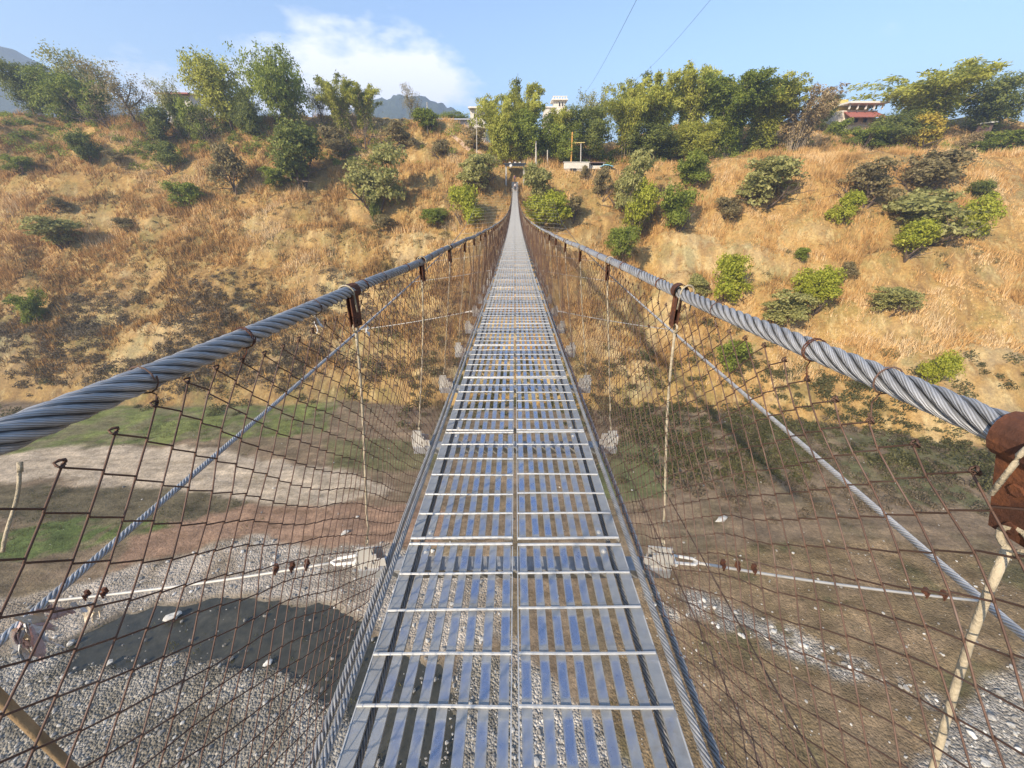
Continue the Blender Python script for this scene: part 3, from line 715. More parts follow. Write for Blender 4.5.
# slope plants: (kind, px, base py, width px, height px, label)
SL = [
 ('dark', 90, 165, 28, 30, 'dark rounded shrub high on the left slope throwing shade to its right'),
 ('green', 22, 174, 28, 17, 'low yellow-green shrub near the left edge of the slope'),
 ('dark', 173, 173, 32, 28, 'dark compact shrub right of the rounded one on the upper left slope'),
 ('green', 188, 209, 36, 26, 'mid green domed shrub alone in the golden grass below the tree with red roof behind'),
 ('grey', 66, 248, 52, 32, 'wide flat grey-green shrub low on the left slope'),
 ('olive', 236, 192, 42, 48, 'tall olive shrub between the domed green shrub and the big dark thicket'),
 ('dark', 302, 185, 62, 55, 'large dark thicket on the upper left slope under the bamboo'),
 ('green', 279, 187, 28, 20, 'small fresh green shrub at the foot of the large dark thicket'),
 ('grey', 376, 208, 64, 58, 'grey-green layered shrub on a dark vine-covered stem'),
 ('dark', 378, 228, 14, 34, 'narrow dark shrub like a column under the layered grey-green one'),
 ('olive', 118, 165, 18, 14, 'small pale olive shrub right of the dark rounded shrub'),
 ('grey', 476, 190, 52, 34, 'grey-green dome shaped shrub left of the bridge end'),
 ('bright', 466, 226, 38, 40, 'bright yellow-green shrub just left of the handrail cable'),
 ('grey', 539, 204, 34, 40, 'grey-green shrub touching the right side of the bridge end'),
 ('bright', 549, 233, 48, 38, 'bright yellow-green shrub just right of the handrail cable'),
 ('olive', 572, 222, 24, 26, 'dull olive shrub right of the bright one by the cable'),
 ('grey', 625, 215, 46, 58, 'tall layered grey-green shrub in the gully below the blue tarp'),
 ('bright', 632, 236, 38, 50, 'bright shrub leaning out of the gully in front of the tall grey-green one'),
 ('green', 621, 262, 34, 36, 'mid green shrub at the bottom of the gully'),
 ('olive', 600, 200, 24, 34, 'brownish olive shrub left of the gully'),
 ('green', 676, 231, 40, 42, 'round green shrub on the pale bank right of the gully'),
 ('grey', 758, 208, 72, 48, 'broad grey-green shrub under the big dense bamboo'),
 ('olive', 728, 220, 38, 22, 'low dull olive shrub below the broad grey-green one'),
 ('bright', 724, 299, 46, 46, 'bright round shrub above the right handrail cable near its bend'),
 ('grey', 699, 297, 26, 24, 'small grey-green shrub tucked against the left of a bright round one'),
 ('grey', 782, 323, 52, 36, 'grey-green shrub directly above the right handrail cable'),
 ('bright', 809, 311, 48, 42, 'bright shrub up-slope of the grey-green one by the right cable'),
 ('grey', 888, 314, 46, 28, 'isolated grey-green shrub in dry grass on the right slope'),
 ('bright', 926, 385, 34, 38, 'lowest bright round shrub on the right slope near the cable'),
 ('bright', 842, 224, 32, 32, 'bright shrub under the brownish tree on the right slope'),
 ('olive', 862, 205, 58, 46, 'brownish olive shrub with twiggy top beside the right dirt path'),
 ('olive', 918, 196, 78, 44, 'wide brownish layered shrub just below the right dirt path'),
 ('grey', 922, 242, 92, 54, 'widest grey-green layered shrub on the right slope'),
 ('bright', 905, 258, 46, 36, 'bright shrub growing at the lower left of the widest grey-green one'),
 ('bright', 968, 240, 38, 42, 'yellow-green shrub at the right end of the widest grey-green one'),
 ('dark', 977, 203, 28, 20, 'small dark shrub alone near the right edge below the path'),
 ('green', 728, 372, 40, 34, 'fresh green shrub seen through the right fence below the cable'),
 ('green', 40, 325, 26, 34, 'olive-green shrub low at the left edge above the thick cable'),
 ('olive', 584, 181, 12, 16, 'tiny round shrub standing before the pale wall at the bridge end'),
 ('bare', 150, 142, 46, 40, 'leafless branching shrub on the upper left slope'),
 ('bare', 215, 150, 34, 38, 'leafless twiggy shrub above the tall olive one'),
 ('bare', 112, 130, 46, 36, 'leafless grey shrub under the left skyline trees'),
 ('bare', 320, 140, 50, 44, 'greyish bare shrub between the dark thicket and the bamboo'),
 ('bare', 365, 150, 44, 50, 'pinkish grey bare shrub above the layered grey-green one'),
 ('olive', 340, 158, 40, 30, 'olive shrub under the left bamboo on the slope'),
 ('olive', 400, 150, 40, 26, 'olive shrub left of the dirt footpath below the slender lone tree'),
 ('olive', 440, 158, 26, 18, 'small olive shrub beside the diagonal footpath'),
 ('olive', 385, 232, 30, 18, 'low olive shrub right of the dark column shrub'),
 ('green', 436, 226, 30, 18, 'low green patch shrub left of the bright one by the cable'),
 ('green', 693, 190, 40, 32, 'green shrub at the foot of the right bamboo, above the round one'),
 ('olive', 130, 232, 26, 14, 'low olive shrub in the middle of the left slope'),
 ('olive', 62, 212, 24, 16, 'low olive shrub above the wide flat grey-green one'),
 ('green', 800, 262, 20, 14, 'little fresh green shrub on the open right slope'),
 ('olive', 843, 285, 24, 20, 'little olive shrub right of the upper bright shrub by the cable'),
 ('green', 905, 148, 0, 0, ''),
]
for k, px, py, w, h, lab in SL:
    if w: slope(k, px, py, w, h, lab)
SK = [
 ('tdark', 8, 58, 122, 60, 'dark dense tree at the left end of the skyline'),
 ('tsparse', 46, 31, 126, 66, 'tall tree with a see-through crown rising over the left skyline'),
 ('tgreen', 45, 66, 122, 62, 'mid green dense tree in front of the see-through one'),
 ('green', 78, 74, 120, 40, 'yellowish shrub mass right of the dense left trees'),
 ('tsparse', 115, 62, 118, 58, 'brownish thin-leaved tree standing alone right of the left grove'),
 ('tsparse', 160, 66, 117, 36, 'slender vine-hung tree with a flat tufted top'),
 ('dark', 173, 96, 116, 18, 'small dark shrub at the foot of the slender vine-hung tree'),
 ('tgreen', 212, 52, 118, 78, 'big spreading tree right of the red-roofed house'),
 ('tdark', 241, 84, 115, 40, 'low dark tree between the two big left skyline trees'),
 ('tgreen', 276, 46, 117, 70, 'big arching tree with drooping yellow-green boughs'),
 ('tsparse', 314, 78, 120, 28, 'thin grey tree between the arching tree and the bamboo'),
 ('bamboo', 334, 76, 118, 44, 'feathery bamboo clump left of the cloud'),
 ('bamboo', 360, 84, 119, 40, 'shorter feathery bamboo clump right beside the left one'),
 ('tsparse', 412, 80, 118.4, 20, 'slender lone tree standing up above the left footpath'),
 ('green', 425, 106, 118, 34, 'leafy shrub at the foot of the slender lone tree'),
 ('green', 191, 100, 114, 30, 'green shrub hiding the wall of the red-roofed house'),
 ('dark', 150, 104, 114, 30, 'dark shrub between the brownish tree and the slender vine-hung one'),
 ('olive', 476, 122, 113, 26, 'olive shrub in front of the pale narrow house'),
 ('green', 842, 118, 122, 26, 'green shrub at the left corner of the pink house'),
 ('tgreen', 455, 112, 150, 34, 'small pale tree over the grey shed on the skyline'),
 ('bamboo', 500, 92, 112, 46, 'tall bamboo clump just left of the bridge end'),
 ('bamboo', 524, 82, 113, 48, 'tallest plumed bamboo clump straight above the bridge end'),
 ('tgreen', 506, 112, 109, 40, 'leafy green tree over the gateway at the bridge end'),
 ('tgreen', 535, 108, 110, 44, 'leafy green tree right of the gateway, behind the pale post'),
 ('bamboo', 562, 108, 113, 40, 'thin olive bamboo below the white tower'),
 ('tsparse', 598, 75, 122, 42, 'grey see-through tree right of the white tower'),
 ('tdark', 594, 104, 113, 46, 'dark round tree above the blue tarp'),
 ('tgreen', 566, 122, 110, 36, 'low leafy tree behind the orange pole'),
 ('bamboo', 636, 76, 114, 60, 'yellowish bamboo clump leaning left, right of the grey tree'),
 ('bamboo', 664, 72, 115, 56, 'yellowish bamboo clump in the middle of the right grove'),
 ('bamboo', 700, 64, 116, 60, 'tallest yellowish bamboo of the right grove'),
 ('tdark', 655, 118, 110, 60, 'shaded dark tree at the foot of the right bamboo grove'),
 ('tgreen', 700, 118, 109, 44, 'leafy tree with pale stem at the foot of the right grove'),
 ('bdark', 738, 76, 112, 74, 'dense dark green bamboo clump left of the dry one'),
 ('bdark', 775, 80, 113, 62, 'dense bamboo clump with rounded tufts beside the dry canes'),
 ('bdry', 812, 86, 112, 56, 'dry straw coloured bamboo canes fanning out'),
 ('tdark', 830, 93, 128, 26, 'small dark tree behind the dry canes, left of the pink house'),
 ('green', 868, 126, 114, 40, 'rounded olive green shrub below the pink house'),
 ('tdark', 905, 106, 116, 52, 'dark leafy tree left of the yellow bush on the right'),
 ('yellow', 932, 112, 113, 48, 'yellow flowering shrub in the right skyline group'),
 ('bamboo', 950, 62, 122, 105, 'wide arching bamboo clump high on the right skyline'),
 ('straw', 976, 128, 112, 24, 'straw coloured shrub right of the yellow one'),
 ('tdark', 1003, 76, 124, 60, 'dark tree at the right end of the skyline'),
 ('green', 1008, 128, 114, 46, 'low green thicket at the right edge above the dirt path'),
 ('green', 985, 138, 111, 30, 'low green thicket left of the right edge one, above the path'),
]
for k, px, pt, d, w, lab in SK: sky(k, px, pt, d, w, lab)
# ------------------------------------------------------------------ far hills
def ridge(name, label, pts, depth, thick, base=-40):
    P = [];
    az = np.linspace(pts[0][0], pts[-1][0], 120)
    pyy = np.interp(az, [p[0] for p in pts], [p[1] for p in pts])
    rows = []
    for j, s in enumerate(np.linspace(0, 1, 14)):
        prof = math.sin(s*math.pi)**.8 if s < .999 else 0.
        row = []
        for a_, p_ in zip(az, pyy):
            r = ray(a_, p_); r = r/r[1]
            y = depth+(s-.5)*thick; x = r[0]*depth*(1+.0*s)
            h = r[2]*depth
            h = h*(1+.05*fbm(x/45, y/60, 4))+ (5*vnoise(x/7, y/9))
            row.append((x, y, base+(h-base)*prof))
        rows.append(row)
    V = np.array(rows).reshape(-1, 3); nxx = len(az)
    Iq = np.arange(13)[:, None]*nxx+np.arange(nxx-1)[None]
    o = np_obj(name, V, np.stack([Iq, Iq+1, Iq+nxx+1, Iq+nxx], -1).reshape(-1, 4), M['hill_forest'], smooth=True)
    return meta(o, label, 'hill', kind='structure')
ridge('hills', 'blue hazy wooded ridge far behind the left of centre', [(340, 128), (380, 104), (405, 97), (425, 99), (445, 108), (470, 119), (520, 130)], 1150, 700)
ridge('hills', 'blue hazy mountain shoulder far behind the left edge', [(-260, 20), (-120, 25), (0, 46), (15, 55), (40, 68), (90, 90), (150, 118)], 900, 600)

# ------------------------------------------------------------------ buildings
def house(name, label, px, ptop, depth, pbot=None):
    r = ray(px, ptop); r = r/r[1]*depth
    g = float(height(r[0], depth)); zt_ = r[2]
    e = empty(name, (r[0], depth, 0)); meta(e, label, 'building')
    zc = zcam(np.array([r[0], depth, zt_])); u = zc/F   # metres per pixel
    def Zp(py):
        q = ray(px, py); return q[2]/q[1]*depth
    return e, u, Zp, g
def win(parent, c, w, h, mat='dark_opening'):
    f = MB(); f.box((c[0], c[1]-.06, c[2]), (w+.3, .16, h+.3)); fo = f.build('window', M['white_paint'], parent)
    f = MB(); f.box((c[0], c[1]-.12, c[2]), (w, .12, h)); f.build('pane', M[mat], fo)
# white tower building
e, u, Zp, g = house('white_house', 'white house with a tower top showing over the trees', 557, 97, 150)
m = MB(); m.box((0, 0, (Zp(112)+g)/2-1), (26*u, 9, Zp(112)-g+2)); m.build('wall', M['cream_wall'], e)
m = MB(); m.box((2*u, 0, (Zp(112)+Zp(102))/2), (11*u, 5, Zp(102)-Zp(112))); m.box((-8*u, 0, (Zp(112)+Zp(109.5))/2), (9*u, 6, Zp(109.5)-Zp(112)+.01)); m.build('tower', M['cream_wall'], e)
m = MB(); m.box((2*u, 0, Zp(101.5)), (16*u, 7, 1.0*u)); m.box((-8*u, 0, Zp(109)), (12*u, 7, .8*u)); m.build('roof_slab', M['white_paint'], e)
m = MB()
for q in range(6): m.box(((-4.5+q*2.6)*u, -3.0, Zp(99.6)), (.9*u, .3, 2.6*u))
m.box((2*u, -3.0, Zp(98.4)), (14.5*u, .35, .6*u)); m.build('parapet', M['white_paint'], e)
win(e, (2*u, -2.5, Zp(106)), 1.5*u, 3.2*u); win(e, (5*u, -2.5, Zp(106)), 1.2*u, 3.2*u); win(e, (-8*u, -4.5, Zp(117)), 2.2*u, 3*u)
# pink house with red roof on the right
e, u, Zp, g = house('pink_house', 'two-storey pink house with red awning on the right skyline', 855, 102, 132)
m = MB(); m.box((1*u, 2, (Zp(112)+g)/2-1), (36*u, 9, Zp(112)-g+2)); m.build('wall', M['cream_wall'], e)
m = MB(); m.box((1*u, 3, (Zp(107)+Zp(112))/2), (30*u, 6, Zp(107)-Zp(112)));  m.box((-12*u, 3, (Zp(99)+Zp(106))/2), (13*u, 5, Zp(99)-Zp(106))); m.build('upper_storey', M['yellow_paint'], e)
m = MB(); m.box((2*u, 0, Zp(105.5)), (38*u, 10, 1.6*u)); m.build('roof_slab', M['white_paint'], e)
for q in range(5):
    m = MB(); m.box(((-14+q*8)*u, -4, (Zp(112)+Zp(106.3))/2), (.9*u, .4, Zp(106.3)-Zp(112))); m.build('column', M['white_paint'], e)
m = MB(); v8 = np.array([[-17*u, -6.5, Zp(120)], [19*u, -6.5, Zp(120)], [17*u, -2.4, Zp(113)], [-14*u, -2.4, Zp(113)]]); m.add(np.vstack([v8, v8+[0, 0, -.25]]), [[0, 1, 2, 3], [7, 6, 5, 4], [0, 4, 5, 1], [1, 5, 6, 2], [2, 6, 7, 3], [3, 7, 4, 0]]); m.build('red_awning', M['red_roof'], e)
for q in range(3): win(e, ((-9+q*9)*u, -2.5, Zp(122)), 4*u, 3.4*u)
# brown roofed shed to its right
e, u, Zp, g = house('low_house', 'low house with a sloping brown roof right of the pink house', 884, 115, 130)
m = MB(); m.box((0, 0, (Zp(119)+g)/2-1), (18*u, 7, Zp(119)-g+2)); m.build('wall', M['cream_wall'], e)
v8 = np.array([[-11*u, -5, Zp(121)], [10*u, -5, Zp(116.5)], [10*u, 4, Zp(114.5)], [-11*u, 4, Zp(119)]]); m = MB(); m.add(np.vstack([v8, v8+[0, 0, -.3]]), [[0, 1, 2, 3], [7, 6, 5, 4], [0, 4, 5, 1], [1, 5, 6, 2], [2, 6, 7, 3], [3, 7, 4, 0]]); m.build('roof', M['brown_roof'], e)
win(e, (3*u, -3.5, Zp(123)), 4*u, 2.4*u)
# red roofed house on the left
e, u, Zp, g = house('red_roofed_house', 'white house with a thin red roof on the left skyline', 184, 93, 130)
m = MB(); m.box((0, 0, (Zp(96)+g)/2-1), (28*u, 7, Zp(96)-g+2)); m.build('wall', M['white_paint'], e)
v8 = np.array([[-16*u, -5, Zp(96.5)], [16*u, -5, Zp(96.5)], [15*u, 4, Zp(93.5)], [-15*u, 4, Zp(93.5)]]); m = MB(); m.add(np.vstack([v8, v8+[0, 0, -.3]]), [[0, 1, 2, 3], [7, 6, 5, 4], [0, 4, 5, 1], [1, 5, 6, 2], [2, 6, 7, 3], [3, 7, 4, 0]]); m.build('roof', M['red_roof'], e)
win(e, (4*u, -3.5, Zp(103)), 4*u, 3*u)
e, u, Zp, g = house('white_roofed_shed', 'small shed with a white roof under the dark tree at the right end', 987, 122, 121)
m = MB(); m.box((0, 0, (Zp(124)+g)/2-.6), (6*u, 2.5, Zp(124)-g+1)); m.build('wall', M['brown_roof'], e)
m = MB(); m.box((0, -.3, Zp(123)), (8*u, 3.2, 1.1*u), roty(-.06)); m.build('roof', M['white_paint'], e)
# grey shed and pink wall left of the bridge end
e, u, Zp, g = house('grey_shed', 'long grey blue shed on the skyline left of the bridge bamboo', 456, 121, 140)
m = MB(); m.box((0, 0, (Zp(122)+g)/2-1), (34*u, 6, Zp(122)-g+2)); m.build('wall', M['grey_shed'], e)
m = MB(); m.box((0, -.4, Zp(121.4)), (38*u, 8, .9*u)); m.build('roof', M['grey_shed'], e)
e, u, Zp, g = house('pale_house', 'pale narrow house beside the grey shed, half behind bamboo', 478, 110, 138)
m = MB(); m.box((0, 0, (Zp(111)+g)/2-1), (14*u, 6, Zp(111)-g+2)); m.build('wall', M['cream_wall'], e)
m = MB(); m.box((0, -.4, Zp(110)), (17*u, 8, 1.2*u)); m.build('roof_slab', M['white_paint'], e); win(e, (-2*u, -3, Zp(118)), 3*u, 4*u)

# ------------------------------------------------------------------ things around the bridge end
def at(px, py, depth): r = ray(px, py); return r/r[1]*depth
GE = 104.5
e = empty('gateway', (0, GE, 0)); meta(e, 'dark flat-roofed gateway over the far bridge end', 'gateway')
for s in (-1, 1):
    m = MB(); gz = float(height(s*2.1, GE)); m.box((s*2.1, 0, (gz-1+5.3)/2), (.4, .4, 6.3-gz)); m.build('post', M['concrete'], e)
m = MB(); m.box((0, 0, 5.55), (5.2, 2.6, .28)); m.box((0, -1.1, 5.2), (4.6, .16, .4)); m.build('roof', M['dark_steel'], e)
for s in (-1.2, 0, 1.1):
    m = MB(); m.box((s, -1.3, 5.78), (.45, .2, .18)); m.build('bracket', M['white_paint'], e)
p = at(511, 166, GE-1.35)
m = MB(); m.ball((0, 0, 0), (.36, .22, .36), 10, 6); m.box((0, 0, .42), (.08, .08, .2)); o = m.build('sign_board', M['white_paint'], smooth=True); o.location = p
meta(o, 'small round white board hanging in the dark gateway', 'sign')
# stairs up from the bridge
m = MB()
for q in range(8): m.box((0, 100.6+.42*q+.2, .12+.24*q-1.2), (1.5, .44, 2.4))
o = m.build('stairs', M['concrete']); meta(o, 'narrow concrete steps climbing from the far bridge end', 'steps')
def poly_post(name, mat, px, py0, py1, depth, r, label, cat, px1=None):
    a_ = at(px, py0, depth); b_ = at(px1 or px, py1, depth); a_[2] = min(a_[2], float(height(a_[0], depth)))-.3
    m = MB(); m.tube([a_-b_*0, (a_+b_)/2, b_], [r, r*.95, r*.85], 8); o = m.build(name, M[mat]); meta(o, label, cat); return a_, b_, o
poly_post('post', 'pale_post', 536, 168, 141, 106, .19, 'tall pale post right of the gateway', 'post')
poly_post('post', 'pale_post', 547.5, 166, 150, 107, .15, 'shorter brownish post between pale post and orange pole', 'post')
poly_post('post', 'pale_post', 581, 164, 143, 105.6, .12, 'thin pinkish post right of the orange pole', 'post')
a_ = at(571, 166, 105.5); b_ = at(572.5, 132, 105.5); a_[2] -= .5
e = empty('orange_pole', a_); meta(e, 'orange yellow pole with a crossbar behind the pale wall', 'pole')
m = MB(); m.tube([a_-a_, (b_-a_)/2, b_-a_], .17, 8); m.build('shaft', M['orange_pole'], e)
c_ = at(572.5, 143, 105.5)-a_; d_ = at(585, 142.5, 105.5)-a_; m = MB(); m.tube([c_, d_], .1, 6); m.build('crossbar', M['yellow_paint'], e)
# pale wall, shelter, tarp
p0 = at(564, 162.5, 103.8); p1 = at(589, 162.8, 103.8); zb = float(min(height(p0[0], 103.8), height(p1[0], 103.8)))-.6
e = empty('retaining_wall', ((p0[0]+p1[0])/2, 103.8, 0)); meta(e, 'pale low wall with a dark drain opening right of bridge end', 'wall')
hw = (p1[0]-p0[0])/2
m = MB(); m.box((0, 0, (p0[2]+at(564, 168.8, 103.8)[2])/2), (2*hw, .8, p0[2]-at(564, 168.8, 103.8)[2])); m.build('wall_face', M['cream_wall'], e)
m = MB(); m.box((0, .1, (zb+at(564, 168.8, 103.8)[2])/2-.01), (2*hw-.4, .7, at(564, 168.8, 103.8)[2]-zb)); m.build('footing', M['concrete'], e)
q = at(573, 169.8, 103.3); m = MB(); m.box((q[0]-(p0[0]+p1[0])/2, -.45, q[2]), (1.3, .25, .6)); m.build('drain_opening', M['dark_opening'], e)
m = MB(); m.box((0, 0, p0[2]+.06), (2*hw+.3, 1.0, .12)); m.build('coping', M['white_paint'], e)
p0 = at(590, 162.5, 104.5); p1 = at(604, 162.5, 104.5)
e = empty('shelter', ((p0[0]+p1[0])/2, 105.2, 0)); meta(e, 'dark low shelter with thin flat roof beside the blue tarp', 'shelter'); hw = (p1[0]-p0[0])/2
zf = at(596, 169, 104.5)[2]
m = MB(); m.box((0, 0, p0[2]), (2*hw+.6, 2.2, .22)); m.build('roof', M['brown_roof'], e)
m = MB(); m.box((0, .6, (p0[2]+zf)/2-.12), (2*hw, .3, p0[2]-zf-.02)); m.build('back_wall', M['dark_opening'], e)
m = MB(); m.box((-.2, -.6, zf+.35), (2*hw, .25, .7)); m.build('front_wall', M['cream_wall'], e)
for s in (-1, 1): m = MB(); m.box((s*(hw-.1), -.8, (p0[2]+zf)/2-.12), (.16, .16, p0[2]-zf-.02)); m.build('post', M['cream_wall'], e)
p = at(606.5, 166, 103.6); rg = np.random.default_rng(9)
gx_, gy_ = np.meshgrid(np.linspace(-1, 1, 12), np.linspace(-1, 1, 10)); tz = .55*(1-np.abs(gx_*.9+.1*gy_))+.3*fbm(gx_*2+5, gy_*2, 3)
Vt = np.stack([gx_*1.45, gy_*1.0, tz], -1).reshape(-1, 3); it = np.arange(9)[:, None]*12+np.arange(11)[None]
ft = np.stack([it, it+1, it+13, it+12], -1).reshape(-1, 4); Vt = np.vstack([Vt, Vt-[0, 0, .06]])
nb = 120; ring = [(k, k+1) for k in range(11)]+[(12*k+11, 12*k+23) for k in range(9)]+[(119-k, 118-k) for k in range(11)]+[(12*(9-k), 12*(8-k)) for k in range(9)]
ft = np.vstack([ft, ft[:, ::-1]+nb, np.array([[a1, a1+nb, b1+nb, b1] for a1, b1 in ring])])
o = np_obj('tarp', Vt, ft, M['tarp'], smooth=True); o.location = (p[0], p[1], p[2]-.2); meta(o, 'light blue tarp draped at the head of the gully', 'tarp')
# leaning vine pole on the left skyline, thin poles near the footpath
poly_post('pole', 'pale_post', 427, 128, 102, 117, .1, 'thin pale pole right of the slender lone tree', 'pole')
poly_post('pole', 'pale_post', 476.5, 150, 108, 109, .09, 'thin pale pole above the dome shaped shrub', 'pole')
# dirt footpath diagonal
fp = [hit(*p) for p in ((447, 131), (455, 138), (463, 145), (472, 151), (484, 157))]
fx = []
for q in range(len(fp)-1):
    for t in np.linspace(0, 1, 8, endpoint=False): fx.append(fp[q]*(1-t)+fp[q+1]*t)
fx = np.array(fx); V = []
for c_ in fx:
    for s in (-.55, .55): V.append((c_[0]+s, c_[1]+s*.3, float(height(c_[0]+s, c_[1]+s*.3))+.06))
k = len(fx); ii = np.arange(k-1)*2
simple('path_soil', (.52, .36, .23), .95, 0, .15, 1.2)
meta(np_obj('footpath', np.array(V), np.stack([ii, ii+1, ii+3, ii+2], -1), M['path_soil'], smooth=True), 'bare dirt footpath climbing the slope left of the bridge end', 'path', kind='structure')

# power lines
def wire3(a_, b_, sag, r, label):
    a_ = np.array(a_); b_ = np.array(b_); t = np.linspace(0, 1, 40)[:, None]
    P = a_*(1-t)+b_*t; P[:, 2] -= 4*sag*(t*(1-t))[:, 0]
    m = MB(); m.tube(P, r, 6); o = m.build('power_line', M['wire_black']); meta(o, label, 'power line', 'power lines overhead')
wire3(at(676, -80, 30), at(582, 96, 125), 1.0, .018, 'thin overhead power line meeting the grey see-through tree')
wire3(at(775, -80, 30), at(634, 80, 122), 1.0, .014, 'fainter overhead power line ending at the yellowish bamboo')

# ------------------------------------------------------------------ the bridge
A_, C_ = .064, .00078
H0 = 1.405
def deckz(d): return -(H0 + A_*d - C_*d*d)
def slope_(d): return -(A_-2*C_*d)
D0, D1 = -1.9, 100.5
bridge = empty('suspension_bridge', (0, 0, 0)); meta(bridge, 'long steel suspension footbridge with chain-link sides running across the gorge', 'footbridge')
RX, RH = .535, 1.192           # handrail half spacing and height over the deck
def railz(d): return deckz(d)+RH
def wob(d, s): return .004*np.sin(d*1.7+s)+.003*np.sin(d*4.1+2*s)
def rope(name, xf, zf, d0, d1, rad, near=14., strands=6, pitch=.205, parent=bridge, mat='wire_rope', flip=1):
    V = []; Fq = []; UV = []; o = 0
    nr = min(near, d1)
    if nr > d0:
        rs = rad*.352; ro = rad*.655
        nst = int((nr-d0)/pitch*14)
        dd = np.concatenate([np.linspace(d0, min(4, nr), int((min(4, nr)-d0)/pitch*16)+2)[:-1], np.linspace(min(4, nr), nr, int((nr-min(4, nr))/pitch*9)+2)]) if nr > 4 else np.linspace(d0, nr, nst+2)
        ns = 9
        for s in range(strands):
            ph = flip*2*np.pi*dd/pitch+s*2*np.pi/strands
            cx = xf(dd); cz = zf(dd)
            P = np.stack([cx+ro*np.cos(ph), dd, cz+ro*np.sin(ph)], -1)
            T = np.gradient(P, axis=0); T /= np.linalg.norm(T, axis=1)[:, None]
            N = np.stack([np.cos(ph), 0*ph, np.sin(ph)], -1); N -= (N*T).sum(1)[:, None]*T; N /= np.linalg.norm(N, axis=1)[:, None]
            B = np.cross(T, N)
            an = np.linspace(0, 2*np.pi, ns+1)
            R_ = P[:, None]+rs*(np.cos(an)[None, :, None]*N[:, None]+np.sin(an)[None, :, None]*B[:, None])
            k = len(dd)
            ii = np.arange(k-1)[:, None]*(ns+1)+np.arange(ns)[None]
            Fq.append(np.stack([ii, ii+ns+1, ii+ns+2, ii+1], -1).reshape(-1, 4)+o)
            V.append(R_.reshape(-1, 3)); o += k*(ns+1)
            UV.append(np.stack([np.tile(an/(2*np.pi), k), np.repeat(dd, ns+1), np.zeros(k*(ns+1))], -1))
    if d1 > near:
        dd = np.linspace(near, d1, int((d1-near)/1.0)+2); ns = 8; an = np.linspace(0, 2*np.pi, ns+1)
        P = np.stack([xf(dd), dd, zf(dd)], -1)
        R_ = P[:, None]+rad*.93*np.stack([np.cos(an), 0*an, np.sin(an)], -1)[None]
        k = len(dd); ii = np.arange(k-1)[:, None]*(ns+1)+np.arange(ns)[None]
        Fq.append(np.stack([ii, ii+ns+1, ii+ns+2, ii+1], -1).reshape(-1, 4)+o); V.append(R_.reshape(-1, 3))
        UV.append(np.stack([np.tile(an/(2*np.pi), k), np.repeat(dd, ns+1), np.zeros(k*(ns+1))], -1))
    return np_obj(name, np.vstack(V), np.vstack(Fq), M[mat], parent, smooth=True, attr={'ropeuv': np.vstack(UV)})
rad_guy = .0205
for s in (-1, 1):
    rope('handrail_cable', lambda d: s*RX+wob(d, s), lambda d: railz(d)+wob(d, 2+s), D0, D1+3, .0184, flip=-1)
    # cables beside and under the deck
    rope('walkway_cable', lambda d: s*.543+0*d, lambda d: deckz(d)-.012, D0, D1, .013, 10, pitch=.13)
    rope('walkway_cable', lambda d: s*.592+.004*np.sin(d), lambda d: deckz(d)-.055, D0, D1, .013, 10, pitch=.13)
    rope('walkway_cable', lambda d: s*.452+0*d, lambda d: deckz(d)-.040, D0, D1, .012, 8, pitch=.13)
    # wind guy cable outside the fence
    rope('wind_guy_cable', lambda d: s*(2.27+.062*d), lambda d: deckz(d)-.36+0*d, D0, D1-4, rad_guy, 10, pitch=.17, mat='guy_rope')
for xw in (.70, .86):
    m = MB(); dd = np.linspace(D0, 60, 60); m.tube(np.stack([xw+.004*np.sin(dd*2), dd, deckz(dd)-.03], -1), .003, 4); m.build('side_wire', M['fence_wire'], bridge)

